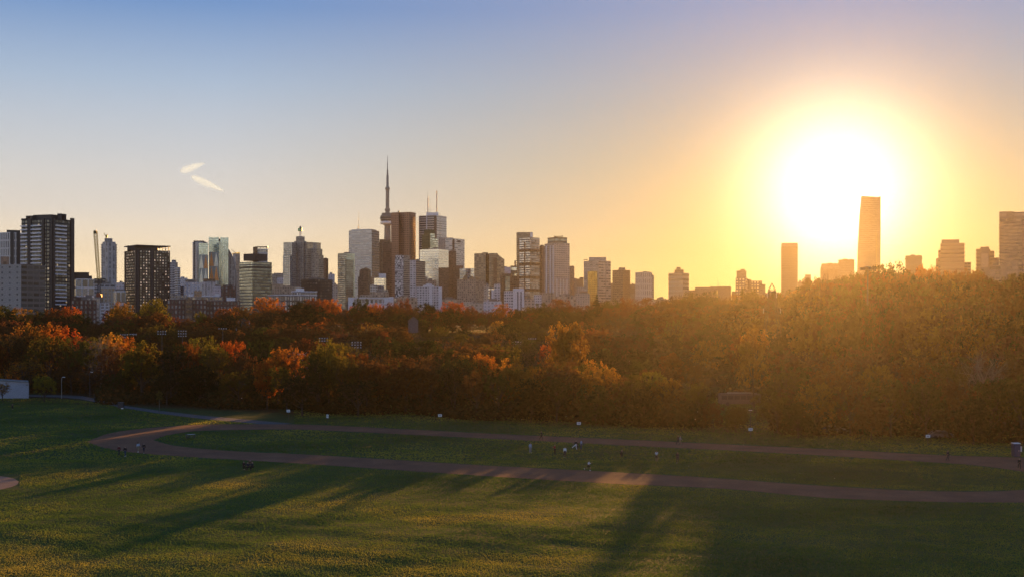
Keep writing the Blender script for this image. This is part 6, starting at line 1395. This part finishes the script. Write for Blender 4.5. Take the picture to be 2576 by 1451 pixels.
# ------------------------------------------------------------------ vehicles half hidden at the tree line
def car(u, v, label, col, length=4.4, van=False, face=0.0, Yq=None):
    p = on_ground(u, v); p = at(u, v, p.y+14); p.z = gz(p.x, p.y); rb = empty('van' if van else 'parked_car', p, face); tag(rb, label, 'van' if van else 'car', 'vehicles at the tree line')
    L, Hh = length/2, (2.0 if van else 1.45)
    prof = [(-L, .35), (L, .35), (L, .78), (L*.93, .86), (L*.55, .95), (L*.30, Hh), (-L*.62, Hh), (-L*.90, .98), (-L, .9)] if not van else [(-L, .4), (L, .4), (L, 1.0), (L*.88, 1.15), (L*.66, Hh), (-L, Hh)]
    def local(mb, name, mat):
        o = mb.build(name, [mat]); o.parent = rb; return o
    mb = MB(); mb.plate(prof, -.86, 1.72, 4, 4, 0, 0); local(mb, 'body', plain('car_paint', col, .3, .2, var=.05))
    mb = MB(); zb = .98 if not van else 1.15; mb.plate([(-L*.80, zb), (L*.46, zb), (L*.28, Hh-.1), (-L*.6, Hh-.1)] if not van else [(-L*.9, zb), (L*.74, zb), (L*.6, Hh-.15), (-L*.9, Hh-.15)], -.872, .01, 4, 4, 0, 0); local(mb, 'side_window', m_dsteel)
    for sx in (-.62, .62):
        for sy in (-.80, .80):
            mb = MB(); n = 14
            c = [(sx*L+.33*math.cos(2*math.pi*i/n), .33+.33*math.sin(2*math.pi*i/n)) for i in range(n)]; mb.plate(c, sy-.11, .22, 4, 4, 0, 0); w = local(mb, 'wheel', plain('tyre', (.02, .02, .02), .9))
    for sy in (-.55, .55): mb = MB(); mb.box((L+.01, sy, .68), (.04, .3, .14)); local(mb, 'headlight', m_white)
car(2100, 1107.5, 'pale parked car half hidden by bushes at the tree line', (.22, .22, .225)); car(2368, 1122, 'dark parked car with bright glints below the hazy trees', (.10, .11, .13))
Yb = 306; p = at(1860, 1013, Yb); p.z = gz(p.x, p.y); rb = empty('bus', p, .04); tag(rb, 'pale grey bus passing on the valley road behind a gap in the trees', 'bus')
def bl(mb, name, mat):
    o = mb.build(name, [mat]); o.parent = rb; return o
mb = MB(); mb.plate([(-5.2, .45), (5.2, .45), (5.25, 1.2), (5.1, 2.95), (4.9, 3.05), (-5.1, 3.05), (-5.2, 2.9)], -1.25, 2.5, 4, 4, 0, 0); bl(mb, 'body', plain('bus_paint', (.10, .09, .085), .8))
for i in range(6): mb = MB(); mb.box((-4.1+1.62*i, -1.258, 2.05), (1.36, .012, .95)); bl(mb, 'window', m_dsteel)
for sx in (-3.3, 3.2):
    mb = MB(); mb.plate([(sx+.48*math.cos(2*math.pi*i/16), .48+.48*math.sin(2*math.pi*i/16)) for i in range(16)], -1.27, .3, 4, 4, 0, 0); bl(mb, 'wheel', m_dsteel)
mb = MB(); mb.box((0, 0, 3.14), (6, 1.6, .17)); bl(mb, 'roof_unit', m_steel)

# grey gable wall glimpsed between the slope trees, and a low white wall
Yq = 520; p = at(1040, 832, Yq); p.z = gz(p.x, p.y); rb = empty('house', p); tag(rb, 'grey gabled house wall glimpsed behind a bare trunk on the slope', 'house')
mb = MB(); mb.plate([((u-UC)/F*Yq, zof(v, Yq)) for u, v in [(1027, 836), (1052, 836), (1052, 806), (1040, 797), (1027, 806)]], Yq, 9, 4, 4, 0, 0); mb.build('wall', [plain('grey_siding', (.10, .10, .115), .9)], rb)
mb = MB(); mb.plate([((u-UC)/F*(Yq-.4), zof(v, Yq-.4)) for u, v in [(1025.5, 807), (1040, 797), (1053.5, 807), (1053.5, 805.2), (1040, 795), (1025.5, 805.2)]], Yq-.4, 9.8, 4, 4, 0, 0); mb.build('roof', [plain('slate', (.10, .095, .10), .8)], rb)
Yq = 410; p = at(770, 890, Yq); p.z = gz(p.x, p.y); tag_o = MB(); tag_o.prism([(p.x-4.6, p.y), (p.x+4.0, p.y-.4), (p.x+4.0, p.y+.1), (p.x-4.6, p.y+.5)], p.z-.5, H-(885-VH)/F*Yq, 4, 4, 0, 0)
tag(tag_o.build('low_wall', [m_white], None, p), 'low white wall in the gap behind the orange trees', 'wall')
# two pale stumps among the red trees, a bird, high wisps of cloud
p = at(377, 378.5, 320); rb = empty('bird', p); tag(rb, 'lone dark bird gliding high in the pale sky', 'bird')
V = [Vector((0, -.17, 0)), Vector((0, -.05, .01)), Vector((0, .08, .01)), Vector((0, .17, .015)), Vector((0, .24, .015)), Vector((-.16, .06, .05)), Vector((-.36, .0, .03)), Vector((.16, .06, .05)), Vector((.36, .0, .03)), Vector((0, -.27, -.005))]
b_ = skinned('body', V, [(0, 1), (1, 2), (2, 3), (3, 4), (2, 5), (5, 6), (2, 7), (7, 8), (0, 9)], [.035, .055, .055, .035, .015, .035, .012, .035, .012, .03], CLOTH['charcoal'], rb); b_.rotation_euler = (0, 0, math.radians(75))

m_cloud, nt, out = new_mat('sunlit_ice_cloud'); g = NT(nt)
lw = g.n('ShaderNodeLayerWeight'); lw.inputs[0].default_value = .5
thick = g.math('POWER', g.math('SUBTRACT', 1.0, lw.outputs['Facing'], clamp=True), 1.6)
tc = g.n('ShaderNodeTexCoord').outputs['Object']
nz = g.noise(tc, 1.1, 3, .5)
alpha = g.math('MULTIPLY', thick, g.math('MULTIPLY_ADD', nz, 1.2, .25), clamp=True)
dd = g.n('ShaderNodeBsdfTranslucent'); dd.inputs[0].default_value = (.36, .57, 1.0, 1); tp = g.n('ShaderNodeBsdfTransparent'); mx = g.n('ShaderNodeMixShader')
g.put(mx.inputs[0], g.math('MULTIPLY', alpha, .36)); nt.links.new(tp.outputs[0], mx.inputs[1]); nt.links.new(dd.outputs[0], mx.inputs[2]); nt.links.new(mx.outputs[0], out.inputs[0])
def wisp(u0, v0, u1, v1, w, label):
    Yc = 13000; a, b = at(u0, v0, Yc), at(u1, v1, Yc); c = (a+b)/2; d = b-a; L = d.length/2; wd = w*Yc/F/2
    V, Fq = [], []; n, m_ = 26, 16
    for i in range(n+1):
        t = -1+2*i/n; r_ = (math.sqrt(max(0, 1-t*t)))*(1.0-.45*t)
        for j in range(m_):
            ph = 2*math.pi*j/m_; V.append((t, r_*math.cos(ph)*.8, r_*math.sin(ph)))
    for i in range(n):
        for j in range(m_): Fq.append((i*m_+j, i*m_+(j+1) % m_, (i+1)*m_+(j+1) % m_, (i+1)*m_+j))
    o = mesh_obj('wisp_cloud', np_mesh('wisp_cloud', np.array(V), np.array(Fq), [m_cloud], True)); o.location = c; o.scale = (L, wd, wd)
    o.rotation_euler = (0, -math.atan2(d.z, d.x), 0); tag(o, label, 'cloud', 'sunlit wisps high in the sky')
wisp(452, 432, 516, 410, 22, 'upper faint pinkish wisp of cloud slanting up to the right'); wisp(480, 443, 566, 482, 20, 'lower brighter pinkish wisp of cloud slanting down')

# drifting insects and seeds in the air before the camera, caught by the sun
N = 46; yy = RNG.uniform(16, 75, N); uu = UC+RNG.normal(560, 420, N); vv = RNG.uniform(820, 1400, N)
P = np.stack([(uu-UC)/F*yy, yy, np.maximum(H-(vv-VH)/F*yy, ground_z((uu-UC)/F*yy, yy)+.6)], 1)
oct_ = np.array([[1, 0, 0], [-1, 0, 0], [0, 1, 0], [0, -1, 0], [0, 0, .6], [0, 0, -.6]]); fo = np.array([[0, 2, 4], [2, 1, 4], [1, 3, 4], [3, 0, 4], [2, 0, 5], [1, 2, 5], [3, 1, 5], [0, 3, 5]])
V = (P[:, None, :]+oct_[None]*(RNG.uniform(.006, .013, N)*(yy/40)**.5)[:, None, None]).reshape(-1, 3)
Fq = np.concatenate([fo+6*i for i in range(N)])
m_bug, nt, out = new_mat('pale_wings'); g = NT(nt); t_ = g.n('ShaderNodeBsdfTranslucent'); t_.inputs[0].default_value = (.8, .8, .8, 1); nt.links.new(t_.outputs[0], out.inputs[0])
tag(mesh_obj('insects', np_mesh('insects', V, Fq, [m_bug])), 'tiny sunlit insects drifting in the air over the field', kind='stuff')
